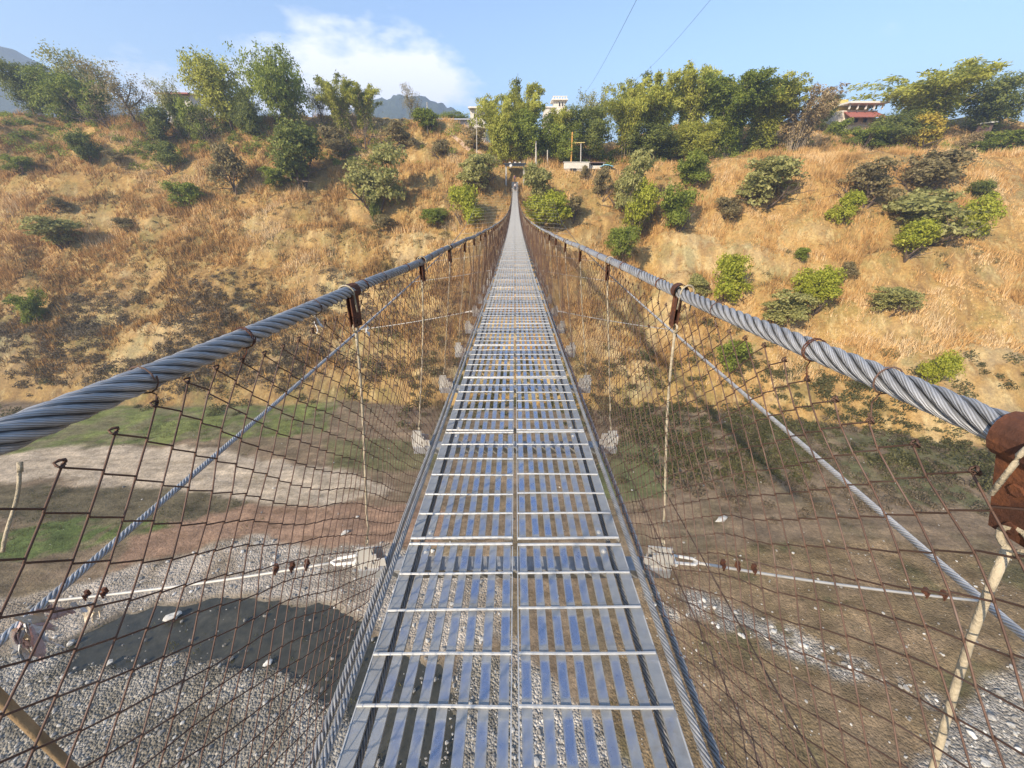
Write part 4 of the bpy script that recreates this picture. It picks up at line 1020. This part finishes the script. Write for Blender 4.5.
# deck panels: two halves per bay; slats, cross rods and angles stay in the panel's mesh
BAY = 1.03
J0 = 1.32                       # joint distance
def panel_mesh(side, seed):
    rg = np.random.default_rng(seed); m = MB()
    W = .497; nsl = 8; pit = W/nsl
    L = BAY-.022; ny_ = 6
    for k in range(nsl):
        # k=0 at the centre line
        xc = side*(.008+pit*(k+.46)); w = pit*.53
        if k == nsl-1: w = pit*.72; xc = side*(W-.022)
        # slat with cell-wise wear, top gently dished between the rods
        yy = []; wr = []; zz = []
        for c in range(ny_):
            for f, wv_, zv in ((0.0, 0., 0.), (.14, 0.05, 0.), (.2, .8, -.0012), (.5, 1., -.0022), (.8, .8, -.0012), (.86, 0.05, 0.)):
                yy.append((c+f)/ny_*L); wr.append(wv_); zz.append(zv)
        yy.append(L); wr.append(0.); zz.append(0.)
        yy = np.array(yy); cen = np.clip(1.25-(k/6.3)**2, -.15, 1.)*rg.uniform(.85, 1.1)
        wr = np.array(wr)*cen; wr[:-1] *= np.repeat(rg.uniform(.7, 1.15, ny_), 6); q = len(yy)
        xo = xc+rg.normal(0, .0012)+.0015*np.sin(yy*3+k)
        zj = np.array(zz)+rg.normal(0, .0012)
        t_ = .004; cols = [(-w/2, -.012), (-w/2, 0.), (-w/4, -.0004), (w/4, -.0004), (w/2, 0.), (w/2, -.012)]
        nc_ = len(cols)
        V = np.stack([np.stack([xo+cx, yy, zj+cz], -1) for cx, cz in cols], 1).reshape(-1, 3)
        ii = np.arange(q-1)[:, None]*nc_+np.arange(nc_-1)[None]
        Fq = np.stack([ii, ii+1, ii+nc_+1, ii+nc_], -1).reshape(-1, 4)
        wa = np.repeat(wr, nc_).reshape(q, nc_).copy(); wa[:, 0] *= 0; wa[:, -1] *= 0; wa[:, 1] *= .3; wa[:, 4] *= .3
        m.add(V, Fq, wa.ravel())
        if k == nsl-2:
            for yb in (.045, L-.045):
                m.tube([(xc, yb, -.002), (xc, yb, .0012)], .012, 10, a=-.4)
                m.tube([(xc, yb, .001), (xc, yb, .0060)], .0065, 6, a=-.4)
    for c in range(ny_+1):
        y = c/ny_*L
        y = min(max(y, .006), L-.006)
        off = rg.normal(0, .004)
        pts = [(side*(.012+(W-.015)*t), y+off+.003*math.sin(t*3+c+seed), .0045) for t in np.linspace(0, 1, 7)]
        m.tube(pts, .0050 if 0 < c < ny_ else .0065, 6, a=-.5)
    # edge angle, flange down
    m.box((side*W, L/2, -.022), (.004, L, .044), a=-.5)
    m.box((side*(.012), L/2, -.014), (.004, L-.02, .020), a=-.5)
    return m.mesh('deck_panel', M['deck_metal'], False, 'wear_sky')
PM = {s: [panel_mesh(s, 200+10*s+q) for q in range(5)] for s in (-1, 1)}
njs = int((D1-D0)/BAY)
k0 = -3
bays = [(k, J0+k*BAY) for k in range(k0, 200) if J0+(k+1)*BAY < D1+.6]
npan = 0
restV = []; restF = []; restA = []; off = 0
def sloped(o, x, d, z, dz=0):
    o.location = (x, d, z); o.rotation_euler = (math.atan(slope_(d+BAY/2)), 0, dz)
pan0 = {}
for k, d in bays:
    for s in (-1, 1):
        me = PM[s][(k*3+(2 if s > 0 else 0)) % 5]
        jit = random.gauss(0, .0025)
        if npan < 100:
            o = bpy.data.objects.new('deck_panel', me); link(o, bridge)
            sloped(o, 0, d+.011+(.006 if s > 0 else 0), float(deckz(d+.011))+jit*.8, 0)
            npan += 1
        else:
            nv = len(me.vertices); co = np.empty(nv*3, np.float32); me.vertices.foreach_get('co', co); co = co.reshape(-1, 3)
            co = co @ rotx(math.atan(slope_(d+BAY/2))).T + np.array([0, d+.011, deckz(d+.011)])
            wa = np.empty(nv, np.float32); me.attributes['wear_sky'].data.foreach_get('value', wa)
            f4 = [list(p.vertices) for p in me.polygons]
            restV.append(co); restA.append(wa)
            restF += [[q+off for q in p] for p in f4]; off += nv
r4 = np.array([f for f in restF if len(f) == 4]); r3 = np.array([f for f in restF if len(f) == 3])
o = np_obj('far_deck_panels', np.vstack(restV), [r4, r3], M['deck_metal'], bridge, attr={'wear_sky': np.concatenate(restA)}); meta(o, kind='stuff')

# cross beams under the joints, hangers with hook, strap and plate
def beam_mesh():
    m = MB(); m.box((0, 0, -.062), (1.42, .075, .008)); m.box((0, .035, -.085), (1.42, .006, .05)); m.box((0, -.035, -.085), (1.42, .006, .05)); return m.mesh('crossbeam', M['zinc'])
BM = beam_mesh(); bx_rest = MB()
nb_ = 0
joints = [(k, J0+k*BAY) for k in range(k0, 200) if J0+k*BAY < D1]
for k, d in joints:
    db = d-.075
    if nb_ < 100:
        o = bpy.data.objects.new('crossbeam', BM); link(o, bridge); o.location = (0, db, float(deckz(db))); nb_ += 1
    # stray end plates on far ones are left out
def bracket_mesh(s):
    # cap over the cable, strap plate below it with folded edges
    m = MB(); an = np.linspace(-.25*np.pi, 1.25*np.pi, 12); r0 = .0207; r1 = .0238; L = .046
    ring = []
    for y in (-L/2, L/2):
        for a in an: ring.append((r1*math.cos(a), y, r1*math.sin(a)))
        for a in an[::-1]: ring.append((r0*math.cos(a), y, r0*math.sin(a)))
    q = 24
    m.add(ring, [[i, (i+1) % q, q+(i+1) % q, q+i] for i in range(q)])
    m.box((-s*.010, 0, -.066), (.004, .044, .10)); m.box((s*.006, .0, -.066), (.004, .038, .10)); m.box((-s*.002, .020, -.07), (.012, .004, .085))
    for z in (-.05, -.10): m.tube([(-s*.015, 0, z), (s*.012, 0, z)], .007, 6)
    return m.mesh('bracket', M['rust'])
def hook_mesh(s):
    m = MB(); an = np.linspace(-.1*np.pi, 1.1*np.pi, 12); r = .0255
    pts = [(r*math.cos(a), -.036, r*math.sin(a)) for a in an]
    pts = [(r*.98, -.034, -.06)]+pts+[(-r*.98, -.034, -.05)]
    m.tube(pts, .0027, 8)
    return m.mesh('hook', M['cream_rod'], True)
def plate_mesh(s):
    m = MB()
    m.box((s*.002, -.03, -.03), (.120, .009, .115)); m.box((s*.006, -.03, .052), (.082, .0085, .048)); m.box((s*.064, .0, -.03), (.008, .075, .112)); m.box((-s*.02, .02, -.083), (.10, .10, .008)); m.box((-s*.03, .034, -.03), (.09, .008, .09))
    for x, z in ((-.025, -.02), (.03, -.055)): m.tube([(s*x, -.046, z), (s*x, -.02, z)], .010, 6)
    m.box((-s*.075, -.036, -.02), (.07, .006, .05))
    return m.mesh('plate', M['white_zinc'])
BKM = {s: bracket_mesh(s) for s in (-1, 1)}; HKM = {s: hook_mesh(s) for s in (-1, 1)}; PLM = {s: plate_mesh(s) for s in (-1, 1)}
PX = .665
def rod_pts(s, k, d, db, rg):
    top_ = np.array([s*(RX+.002), d-.02, railz(d)-.135]); bot = np.array([s*PX, db, deckz(db)+.085])
    t = np.linspace(0, 1, 14)[:, None]; P = top_*(1-t)+bot*t
    P[:, 0] += s*(-.012*np.sin(t[:, 0]*np.pi)*rg.uniform(.2, 1.6)); P[:, 1] += .008*np.sin(t[:, 0]*7+rg.uniform(0, 6))
    P[-2:, 0] += s*np.array([-.008, .0]); return P
farrod = MB(); nh = 0; farpl = MB()
for k, d in joints:
    db = d-.075
    for s in (-1, 1):
        rg = np.random.default_rng(1000+k*2+s)
        dk = d-.05 if k >= 0 else (.331 if k == -1 else d-.03)
        P = rod_pts(s, k, dk, db, rg)
        if k == -1 and s == 1: P[:, 0] += np.linspace(.03, .07, 14)
        if nh < 100:
            m = MB(); m.tube(P-np.array([0, d, 0]), .0047, 8)
            # eye loops at both ends
            for pe, up in ((P[0], 1), (P[-1], -1)):
                an = np.linspace(0, 2*np.pi, 12); m.tube([pe-np.array([0, d, 0])+np.array([0, .014*math.cos(a), up*(.014+.014*math.sin(a))]) for a in an], .0036, 6)
            ho = m.build('hanger', M['cream_rod'], bridge, smooth=True); ho.location = (0, d, 0)
            if k == -1 and s == -1: ho.location = (0, d-.14, 0)
            b = bpy.data.objects.new('bracket', BKM[s]); link(b, ho); b.location = (s*RX, dk-d, float(railz(dk))); b.rotation_euler = (math.atan(slope_(d)), -.38 if (k == -1 and s == 1) else 0, rg.normal(0, .12) if k >= 0 else .05)
            if k == -1: b.scale = (.95, 1.05, 1.15)
            h = bpy.data.objects.new('hook', HKM[s]); link(h, ho); h.location = (s*RX, dk-d, float(railz(dk))); h.rotation_euler = (0, 0, rg.normal(0, .25))
            p = bpy.data.objects.new('plate', PLM[s]); link(p, ho); p.location = (s*PX+(s*.07 if (k == -1 and s == 1) else 0), db-d, float(deckz(db))); p.rotation_euler = (0, 0, rg.normal(0, .10)); p.scale = (.72, .8, .92)
            nh += 1
        else:
            farrod.tube(P[[0, 6, 13]], .0058, 4, False)
            farrod.box((s*RX, dk, float(railz(dk))-.07), (.012, .05, .16)); farrod.box((s*PX, db, float(deckz(db))), (.012, .1, .13))
meta(farrod.build('far_hangers', M['cream_rod'], bridge), kind='stuff')
# wind ties from every fifth plate out to the wind guy cable
for k, d in joints:
    if k % 5: continue
    for s in (-1, 1):
        db = d-.075; xg = 2.27+.062*db; zg = float(deckz(db))-.36
        a_ = np.array([s*(PX+.06), db, float(deckz(db))-.03]); b_ = np.array([s*xg, db+.02, zg])
        v_ = b_-a_; L = np.linalg.norm(v_)
        m = MB(); t = np.linspace(.06, 1, 12)[:, None]; P = a_+v_*t; P[:, 2] -= .02*np.sin(t[:, 0]*np.pi); m.tube(P, .0068, 6)
        tie = m.build('wind_tie', M['white_zinc'], bridge, smooth=True)
        if k <= 10:
            m = MB(); e1 = v_/L
            y_ = np.array([0, 1, 0.])
            loop = [a_+y_*.02, a_+e1*.10+y_*.016, a_+e1*.125, a_+e1*.10-y_*.016, a_-y_*.02, a_+y_*.02]
            m.tube(loop, .007, 6); m.tube([a_-y_*.035, a_+y_*.035], .010, 6); sh = m.build('shackle', M['white_paint'], tie)
            for f in (.15, .195, .245, .80, .86):
                c_ = a_+v_*f; m = MB(); m.tube([c_-e1*.006, c_+e1*.006], .0125, 7); m.box(c_+np.array([0, .010, .010]), (.016, .014, .03)); m.tube([c_+np.array([0, -.012, .018]), c_+np.array([0, -.012, -.018])], .004, 5); m.build('clamp', M['rust'], tie)

# chain-link fence
def fence(s):
    w = .0362; wv = .0355; nl = 32
    Vs_ = []; Fs_ = []; o = 0
    def mapp(d, lev, outp, rg=None):
        top_ = railz(d)-.040-.020*np.abs(np.sin(d*np.pi/.46+s))-.012*vnoise(d*1.3+s*9, 0*d)
        bot = deckz(d)-.005
        f = lev/nl
        z = top_*(1-f)+bot*f
        x = RX*(1-f)+.572*f+.028*fbm(d*1.1+s*31, f*3., 3)+.010*vnoise(d*4.+s, f*6)
        x = x*1.0+outp
        dd = d+.026*fbm(d*1.7+s*5, f*4+3, 3)*np.sin(np.pi*np.clip(f, 0, 1))**.3
        z = z+.018*fbm(d*1.9+7*s, f*5, 2)
        return np.stack([s*x, dd, z], -1)
    def block(d0, d1, sides, kink, rad):
        nonlocal o
        i0 = int(d0/w); i1 = int(d1/w); ii = np.arange(i0, i1)
        lv = np.arange(nl+1)
        par = (lv[None]+ii[:, None]) % 2
        if kink:
            # three points around every bend
            pts_d = []; pts_l = []; pts_o = []
            e = .13
            for q in range(nl+1):
                sg = np.where(par[:, q] == 1, 1., -1.)
                base = ii+par[:, q]
                for dl in (-e, 0, e):
                    pts_l.append(np.full(len(ii), np.clip(q+dl, 0, nl)))
                    pts_d.append((base+sg*(.07-(abs(dl)*(1.0 if dl else 0)))+0.0)*w)
                    pts_o.append(sg*.0022*(1.0 if dl == 0 else 0.)+np.where(dl == 0, 0, np.sign(dl)*.0016))
            D = np.stack(pts_d, 1); Lv = np.stack(pts_l, 1); O = np.stack(pts_o, 1)
        else:
            D = (ii[:, None]+par)*w; Lv = np.broadcast_to(lv[None], D.shape).astype(float); O = np.zeros(D.shape)
        P = mapp(D, Lv, O)
        T = np.gradient(P, axis=1); T /= np.linalg.norm(T, axis=2)[..., None]
        N = np.cross(T, np.array([1., 0, 0])); N /= np.linalg.norm(N, axis=2)[..., None]; B = np.cross(N, T)
        an = np.arange(sides)*2*np.pi/sides
        V = P[:, :, None]+rad*(np.cos(an)[:, None]*N[:, :, None]+np.sin(an)[:, None]*B[:, :, None])
        mW, kW = D.shape
        idx = np.arange(mW*kW*sides).reshape(mW, kW, sides)
        a = idx[:, :-1]; b = idx[:, 1:]
        Fq = np.stack([a, np.roll(a, -1, 2), np.roll(b, -1, 2), b], -1).reshape(-1, 4)
        Vs_.append(V.reshape(-1, 3)); Fs_.append(Fq+o); o += V.size//3
    block(D0+.3, 7, 5, True, .0014)
    block(7, 30, 4, False, .0018)
    block(30, D1, 3, False, .0022)
    # knuckled top edge and the straining wire
    m = MB()
    i0 = int((D0+.3)/w) | 1
    for i in range(i0, int(7/w), 2):
        c_ = mapp(np.array([(i+1)*w*1.0]), np.array([-.06]), np.array([0.]))[0]
        an = np.linspace(0, 2*np.pi, 9); m.tube([c_+np.array([.003*math.sin(a*2), .0050*math.cos(a), .0045*math.sin(a)]) for a in an], .0019, 4, False)
    V, fs = m.data(); Vs_.append(V); Fs_.append(fs[0]+o)
    return np_obj('chain_link_fence', np.vstack(Vs_), np.vstack(Fs_), M['fence_wire'], bridge, smooth=True), mapp
FM = {}
for s in (-1, 1):
    f_, FM[s] = fence(s)
    # wire ties round the handrail
    for q, d in enumerate(np.arange(.47, 7.4, .29)):
        rg = np.random.default_rng(q+50*s+100); d = round((d+rg.normal(0, .05))/(2*.0362))*2*.0362
        c_ = np.array([s*RX+wob(d, s), d, railz(d)+wob(d, 2+s)]); m = MB()
        an = np.linspace(0, 4*np.pi, 26); m.tube([c_+np.array([.0205*math.cos(a), (a/(4*np.pi)-.5)*.010+.003*math.sin(a), .0205*math.sin(a)]) for a in an[:int(14+12*(q % 2))]], .0012, 5)
        e_ = FM[s](np.array([d]), np.array([-.02]), np.array([0.]))[0]
        m.tube([c_+np.array([0, 0, -.0205]), (c_+e_)/2+np.array([0, .008, -.008]), e_, e_+np.array([0, .009, .009])], .0012, 5)
        m.build('wire_tie', M['rust' if q % 2 else 'fence_wire'], bridge)

# ------------------------------------------------------------------ cloth scraps and stick on the left fence
def strip(m, p, d, L, w, rg, curl=.45):
    k = 10; P = [np.array(p, float)]; dirv = np.array(d, float); dirv /= np.linalg.norm(dirv)
    for q in range(k):
        dirv = dirv+rg.normal(0, curl, 3)*.5+np.array([0, 0, -.25]); dirv /= np.linalg.norm(dirv); P.append(P[-1]+dirv*L/k)
    P = np.array(P); sd = np.cross(dirv, rg.normal(size=3)); sd /= np.linalg.norm(sd)
    ww = w*np.sin(np.linspace(.35, np.pi-.25, k+1))*(1+.3*rg.normal(size=k+1))
    tw = np.linspace(0, rg.uniform(.5, 2.5), k+1); T = np.gradient(P, axis=0); T /= np.linalg.norm(T, axis=1)[:, None]
    V = []
    for q in range(k+1):
        b = np.cross(T[q], sd); s2 = sd*math.cos(tw[q])+b*math.sin(tw[q]); nrm = np.cross(T[q], s2)
        for c in (-1, -.33, .33, 1): V.append(P[q]+s2*c*ww[q]+nrm*.25*abs(ww[q])*(c*c))
    V = np.array(V); ii = np.arange(k)[:, None]*4+np.arange(3)[None]
    Fq = np.stack([ii, ii+1, ii+5, ii+4], -1).reshape(-1, 4)
    nn = len(V); th = np.tile(np.cross(T, sd)[:, None], (1, 4, 1)).reshape(-1, 3)*.0012
    V2 = np.vstack([V+th, V-th])
    m.add(V2, np.vstack([Fq, Fq[:, ::-1]+nn]))
def scrap(px, py, lat, n, L, w, mats, label, seed, name='cloth_scrap'):
    r = ray(px, py); t = -lat/r[0]; p = r*t; rg = np.random.default_rng(seed)
    e = empty(name, p); meta(e, label, 'cloth')
    for q, mt in enumerate(mats):
        m = MB()
        for _ in range(n): strip(m, rg.normal(0, .006, 3), (rg.normal(0, .28), rg.normal(0, .3), -.8), L*rg.uniform(.6, 1.2), w*rg.uniform(.6, 1.2), rg)
        m.build('strip', M[mt], e, smooth=True)
scrap(24, 622, .585, 5, .055, .0045, ['cloth', 'cloth_white', 'cloth_pink'], 'torn cream and pink cloth strips knotted to the left fence', 5)
scrap(52, 603, .585, 2, .030, .0036, ['cloth_white', 'cloth_pink'], 'faded pink rag caught right of the knotted strips', 6)
scrap(92, 603, .585, 3, .030, .0042, ['cloth'], 'pale yellow rag hanging farthest right of the torn cloths', 7)
scrap(319, 318, .540, 2, .045, .005, ['cloth_white'], 'small white rag tied high on the left fence', 8)
scrap(367, 327, .545, 3, .030, .006, ['cloth_white'], 'white knotted rag at the rusty bracket of the left handrail', 9)
scrap(893, 446, .56, 1, .03, .005, ['cloth_white'], 'tiny pale thread on the right fence near the big bracket', 10) if False else None
# pale cord at the left edge
r = ray(19, 462); a_ = r*(-.575/r[0]); r = ray(6, 552); b_ = r*(-.59/r[0])
m = MB(); t = np.linspace(0, 1, 10)[:, None]; P = a_*(1-t)+b_*t; P[:, 0] += .004*np.sin(t[:, 0]*5); m.tube(P, .0019, 8); m.tube(P[:2]+np.array([.001, 0, 0]), .0026, 7)
o = m.build('cord', M['cream_rod'], smooth=True); meta(o, 'pale cord tied to the left fence at the picture edge', 'cord')
r = ray(-30, 668); a_ = r*(-.66/r[0]); r = ray(88, 785); b_ = r*(-.62/r[0])
m = MB(); t = np.linspace(0, 1, 8)[:, None]; P = a_*(1-t)+b_*t; P[:, 2] += .004*np.sin(t[:, 0]*6); m.tube(P, np.linspace(.0065, .0055, 8), 8)
o = m.build('stick', M['stick'], smooth=True); meta(o, 'brown wooden stick wedged behind the left fence', 'stick')

# ------------------------------------------------------------------ people at the far end
def skin_mesh(name, joints, bones, mat, parent, sub=1):
    me = bpy.data.meshes.new(name); me.from_pydata([j[0] for j in joints], bones, [])
    o = bpy.data.objects.new(name, me); col.objects.link(o)
    md = o.modifiers.new('s', 'SKIN'); md.use_smooth_shade = True
    for q, j in enumerate(joints):
        me.skin_vertices[0].data[q].radius = (j[1], j[1]*.8) if len(j) < 3 else j[2]
    me.skin_vertices[0].data[0].use_root = True
    o.modifiers.new('u', 'SUBSURF').levels = sub
    dg = bpy.context.evaluated_depsgraph_get(); m2 = bpy.data.meshes.new_from_object(o.evaluated_get(dg))
    bpy.data.objects.remove(o); m2.name = name; m2.materials.clear(); m2.materials.append(mat)
    o = bpy.data.objects.new(name, m2); return link(o, parent)
def person(loc, rz, top_m, leg_m, label, stride=.12):
    e = empty('person', loc, rz); meta(e, label, 'person')
    J = [((0, 0, .93), .13), ((0, 0, 1.15), .13), ((0, 0, 1.36), .14), ((0, .01, 1.47), .06), ((0, .02, 1.60), .095), ((0, .01, 1.70), .07),
         ((.17, 0, 1.38), .055), ((.22, .03, 1.12), .042), ((.22, .12, .90), .032), ((.22, .15, .82), .035),
         ((-.17, 0, 1.38), .055), ((-.22, -.03, 1.12), .042), ((-.21, .03, .90), .032), ((-.21, .06, .82), .035),
         ((.09, 0, .88), .09), ((.095, .05+stride*.3, .48), .062), ((.095, stride, .07), .042), ((.095, stride+.15, .03), .035),
         ((-.09, 0, .88), .09), ((-.095, .02-stride*.2, .48), .062), ((-.095, -stride, .07), .042), ((-.095, -stride+.15, .03), .035)]
    B = [(0, 1), (1, 2), (2, 3), (3, 4), (4, 5), (2, 6), (6, 7), (7, 8), (8, 9), (2, 10), (10, 11), (11, 12), (12, 13), (0, 14), (14, 15), (15, 16), (16, 17), (0, 18), (18, 19), (19, 20), (20, 21)]
    skin_mesh('body', J, B, M['skin'], e)
    T = [((0, 0, .90), .16), ((0, 0, 1.15), .15), ((0, 0, 1.37), .155), ((.18, 0, 1.38), .07), ((.225, .03, 1.12), .056), ((.222, .11, .93), .045), ((-.18, 0, 1.38), .07), ((-.225, -.03, 1.12), .056), ((-.212, .025, .93), .045)]
    skin_mesh('jacket', T, [(0, 1), (1, 2), (2, 3), (3, 4), (4, 5), (2, 6), (6, 7), (7, 8)], M[top_m], e)
    L = [((0, 0, .95), .135), ((.09, 0, .86), .10), ((.095, .05+stride*.3, .48), .076), ((.095, stride, .12), .058), ((-.09, 0, .86), .10), ((-.095, .02-stride*.2, .48), .076), ((-.095, -stride, .12), .058)]
    skin_mesh('trousers', L, [(0, 1), (1, 2), (2, 3), (0, 4), (4, 5), (5, 6)], M[leg_m], e)
    m = MB(); m.ball((0, -.015, 1.655), (.10, .115, .10), 10, 6); m.build('hair', M['hair'], e, smooth=True)
    for s in (-1, 1): m = MB(); m.box((s*.095, s*stride+.05, .03), (.1, .27, .07)); m.build('shoe', M['dark_trousers'], e)
person((.02, 98.6, float(deckz(98.6))+.005), math.pi, 'pale_top', 'dark_trousers', 'person in a pale top walking onto the far bridge end')
person((-.06, 103.2, .12+.24*6+.03), math.pi, 'purple_top', 'dark_trousers', 'person in a purple top on the steps behind the pale one')

# ------------------------------------------------------------------ air
HAZE = 0.00075
if HAZE:
    m = MB(); m.box((0, 350, 103.5), (5300, 3700, 275)); hz = m.build('haze', None); hz.data.materials.clear()
    hm = bpy.data.materials.new('haze_air'); hm.use_nodes = True; t = hm.node_tree; t.nodes.clear()
    ou = t.nodes.new('ShaderNodeOutputMaterial'); pv = t.nodes.new('ShaderNodeVolumePrincipled')
    pv.inputs['Color'].default_value = (.66, .80, 1, 1); pv.inputs['Density'].default_value = HAZE; pv.inputs['Anisotropy'].default_value = .2
    t.links.new(pv.outputs[0], ou.inputs['Volume']); hz.data.materials.append(hm)
    hz.display_type = 'WIRE'; meta(hz, 'thin bluish haze filling the gorge air', 'haze', kind='stuff')

# ------------------------------------------------------------------ sun, sky, camera
EL, AZ = R(32), R(42)            # elevation; azimuth measured from straight behind the camera towards the left
tosun = Vector((-math.sin(AZ)*math.cos(EL), -math.cos(AZ)*math.cos(EL), math.sin(EL)))
sun = bpy.data.lights.new('sun', 'SUN'); sun.energy = 3.9; sun.angle = R(.9); sun.color = (1, .86, .68)
so = bpy.data.objects.new('sun', sun); col.objects.link(so); so.rotation_euler = tosun.to_track_quat('Z', 'Y').to_euler(); so.location = (-40, -60, 60)
w = bpy.data.worlds.new('World'); sc.world = w; w.use_nodes = True; t = w.node_tree
bg = t.nodes['Background']; sky_ = t.nodes.new('ShaderNodeTexSky'); sky_.sky_type = 'NISHITA'; sky_.sun_disc = False
sky_.sun_elevation = EL; sky_.sun_rotation = math.atan2(tosun.x, tosun.y); sky_.altitude = 600; sky_.air_density = 1.0; sky_.dust_density = .9; sky_.ozone_density = 2.5
def wn(ty, **k):
    nd = t.nodes.new(ty)
    for a, v in k.items(): setattr(nd, a, v)
    return nd
def wm(op, a, b=0., c=None, clamp=False):
    nd = wn('ShaderNodeMath', operation=op); nd.use_clamp = clamp
    for q, v in enumerate((a, b) if c is None else (a, b, c)):
        if isinstance(v, bpy.types.NodeSocket): t.links.new(v, nd.inputs[q])
        else: nd.inputs[q].default_value = v
    return nd.outputs[0]
tc = wn('ShaderNodeTexCoord'); nz = wn('ShaderNodeTexNoise'); nz.inputs['Scale'].default_value = 9; nz.inputs['Detail'].default_value = 10; nz.inputs['Roughness'].default_value = .58
mp = wn('ShaderNodeMapping'); mp.inputs['Scale'].default_value = (1, 1, 2.2); t.links.new(tc.outputs['Generated'], mp.inputs[0]); t.links.new(mp.outputs[0], nz.inputs['Vector'])
sx = wn('ShaderNodeSeparateXYZ'); t.links.new(tc.outputs['Generated'], sx.inputs[0])
az = wm('ARCTAN2', sx.outputs[0], sx.outputs[1]); el = wm('ARCSINE', sx.outputs[2])
def blob(px, py, wa, we, gain):
    r = ray(px, py); a0 = math.atan2(r[0], r[1]); e0 = math.atan2(r[2], math.hypot(r[0], r[1]))
    u = wm('DIVIDE', wm('SUBTRACT', az, a0), wa); v = wm('DIVIDE', wm('SUBTRACT', el, e0), we)
    q = wm('ADD', wm('MULTIPLY', u, u), wm('MULTIPLY', v, v))
    return wm('MULTIPLY', wm('POWER', 2.718, wm('MULTIPLY', q, -1.)), gain)
bl = wm('ADD', wm('ADD', blob(355, 66, .19, .08, 1.), blob(425, 88, .15, .065, .85)), wm('ADD', blob(270, 92, .2, .05, .75), wm('ADD', blob(930, 5, .25, .05, .42), blob(110, 95, .25, .05, .5))))
cm = wm('MULTIPLY', wm('ADD', wm('SUBTRACT', bl, .56), wm('MULTIPLY', wm('SUBTRACT', nz.outputs['Fac'], .5), 2.4)), 1.6, None, True)
cm = wm('MULTIPLY', cm, wm('MULTIPLY', bl, 1.6, None, True))
mx = wn('ShaderNodeMix', data_type='RGBA'); t.links.new(wm('MULTIPLY', cm, .8), mx.inputs[0]); t.links.new(sky_.outputs[0], mx.inputs[6]); mx.inputs[7].default_value = (6.6, 6.4, 6.7, 1)
t.links.new(mx.outputs[2], bg.inputs['Color']); bg.inputs['Strength'].default_value = .138

cam = bpy.data.cameras.new('camera'); co = bpy.data.objects.new('camera', cam); col.objects.link(co)
cam.sensor_fit = 'HORIZONTAL'; cam.sensor_width = 36; cam.lens = 36*F/1024; cam.clip_start = .02; cam.clip_end = 20000
cam.shift_x = (512-CX)/1024; co.location = (0, 0, 0); co.rotation_euler = (math.pi/2-TH, 0, 0)
sc.camera = co
sc.view_settings.view_transform = 'Standard'; sc.view_settings.look = 'None'; sc.view_settings.gamma = 1; sc.view_settings.use_curve_mapping = False
sc.view_settings.exposure = 1.05
sc.cycles.max_bounces = 5; sc.cycles.volume_bounces = 0; sc.cycles.transparent_max_bounces = 6
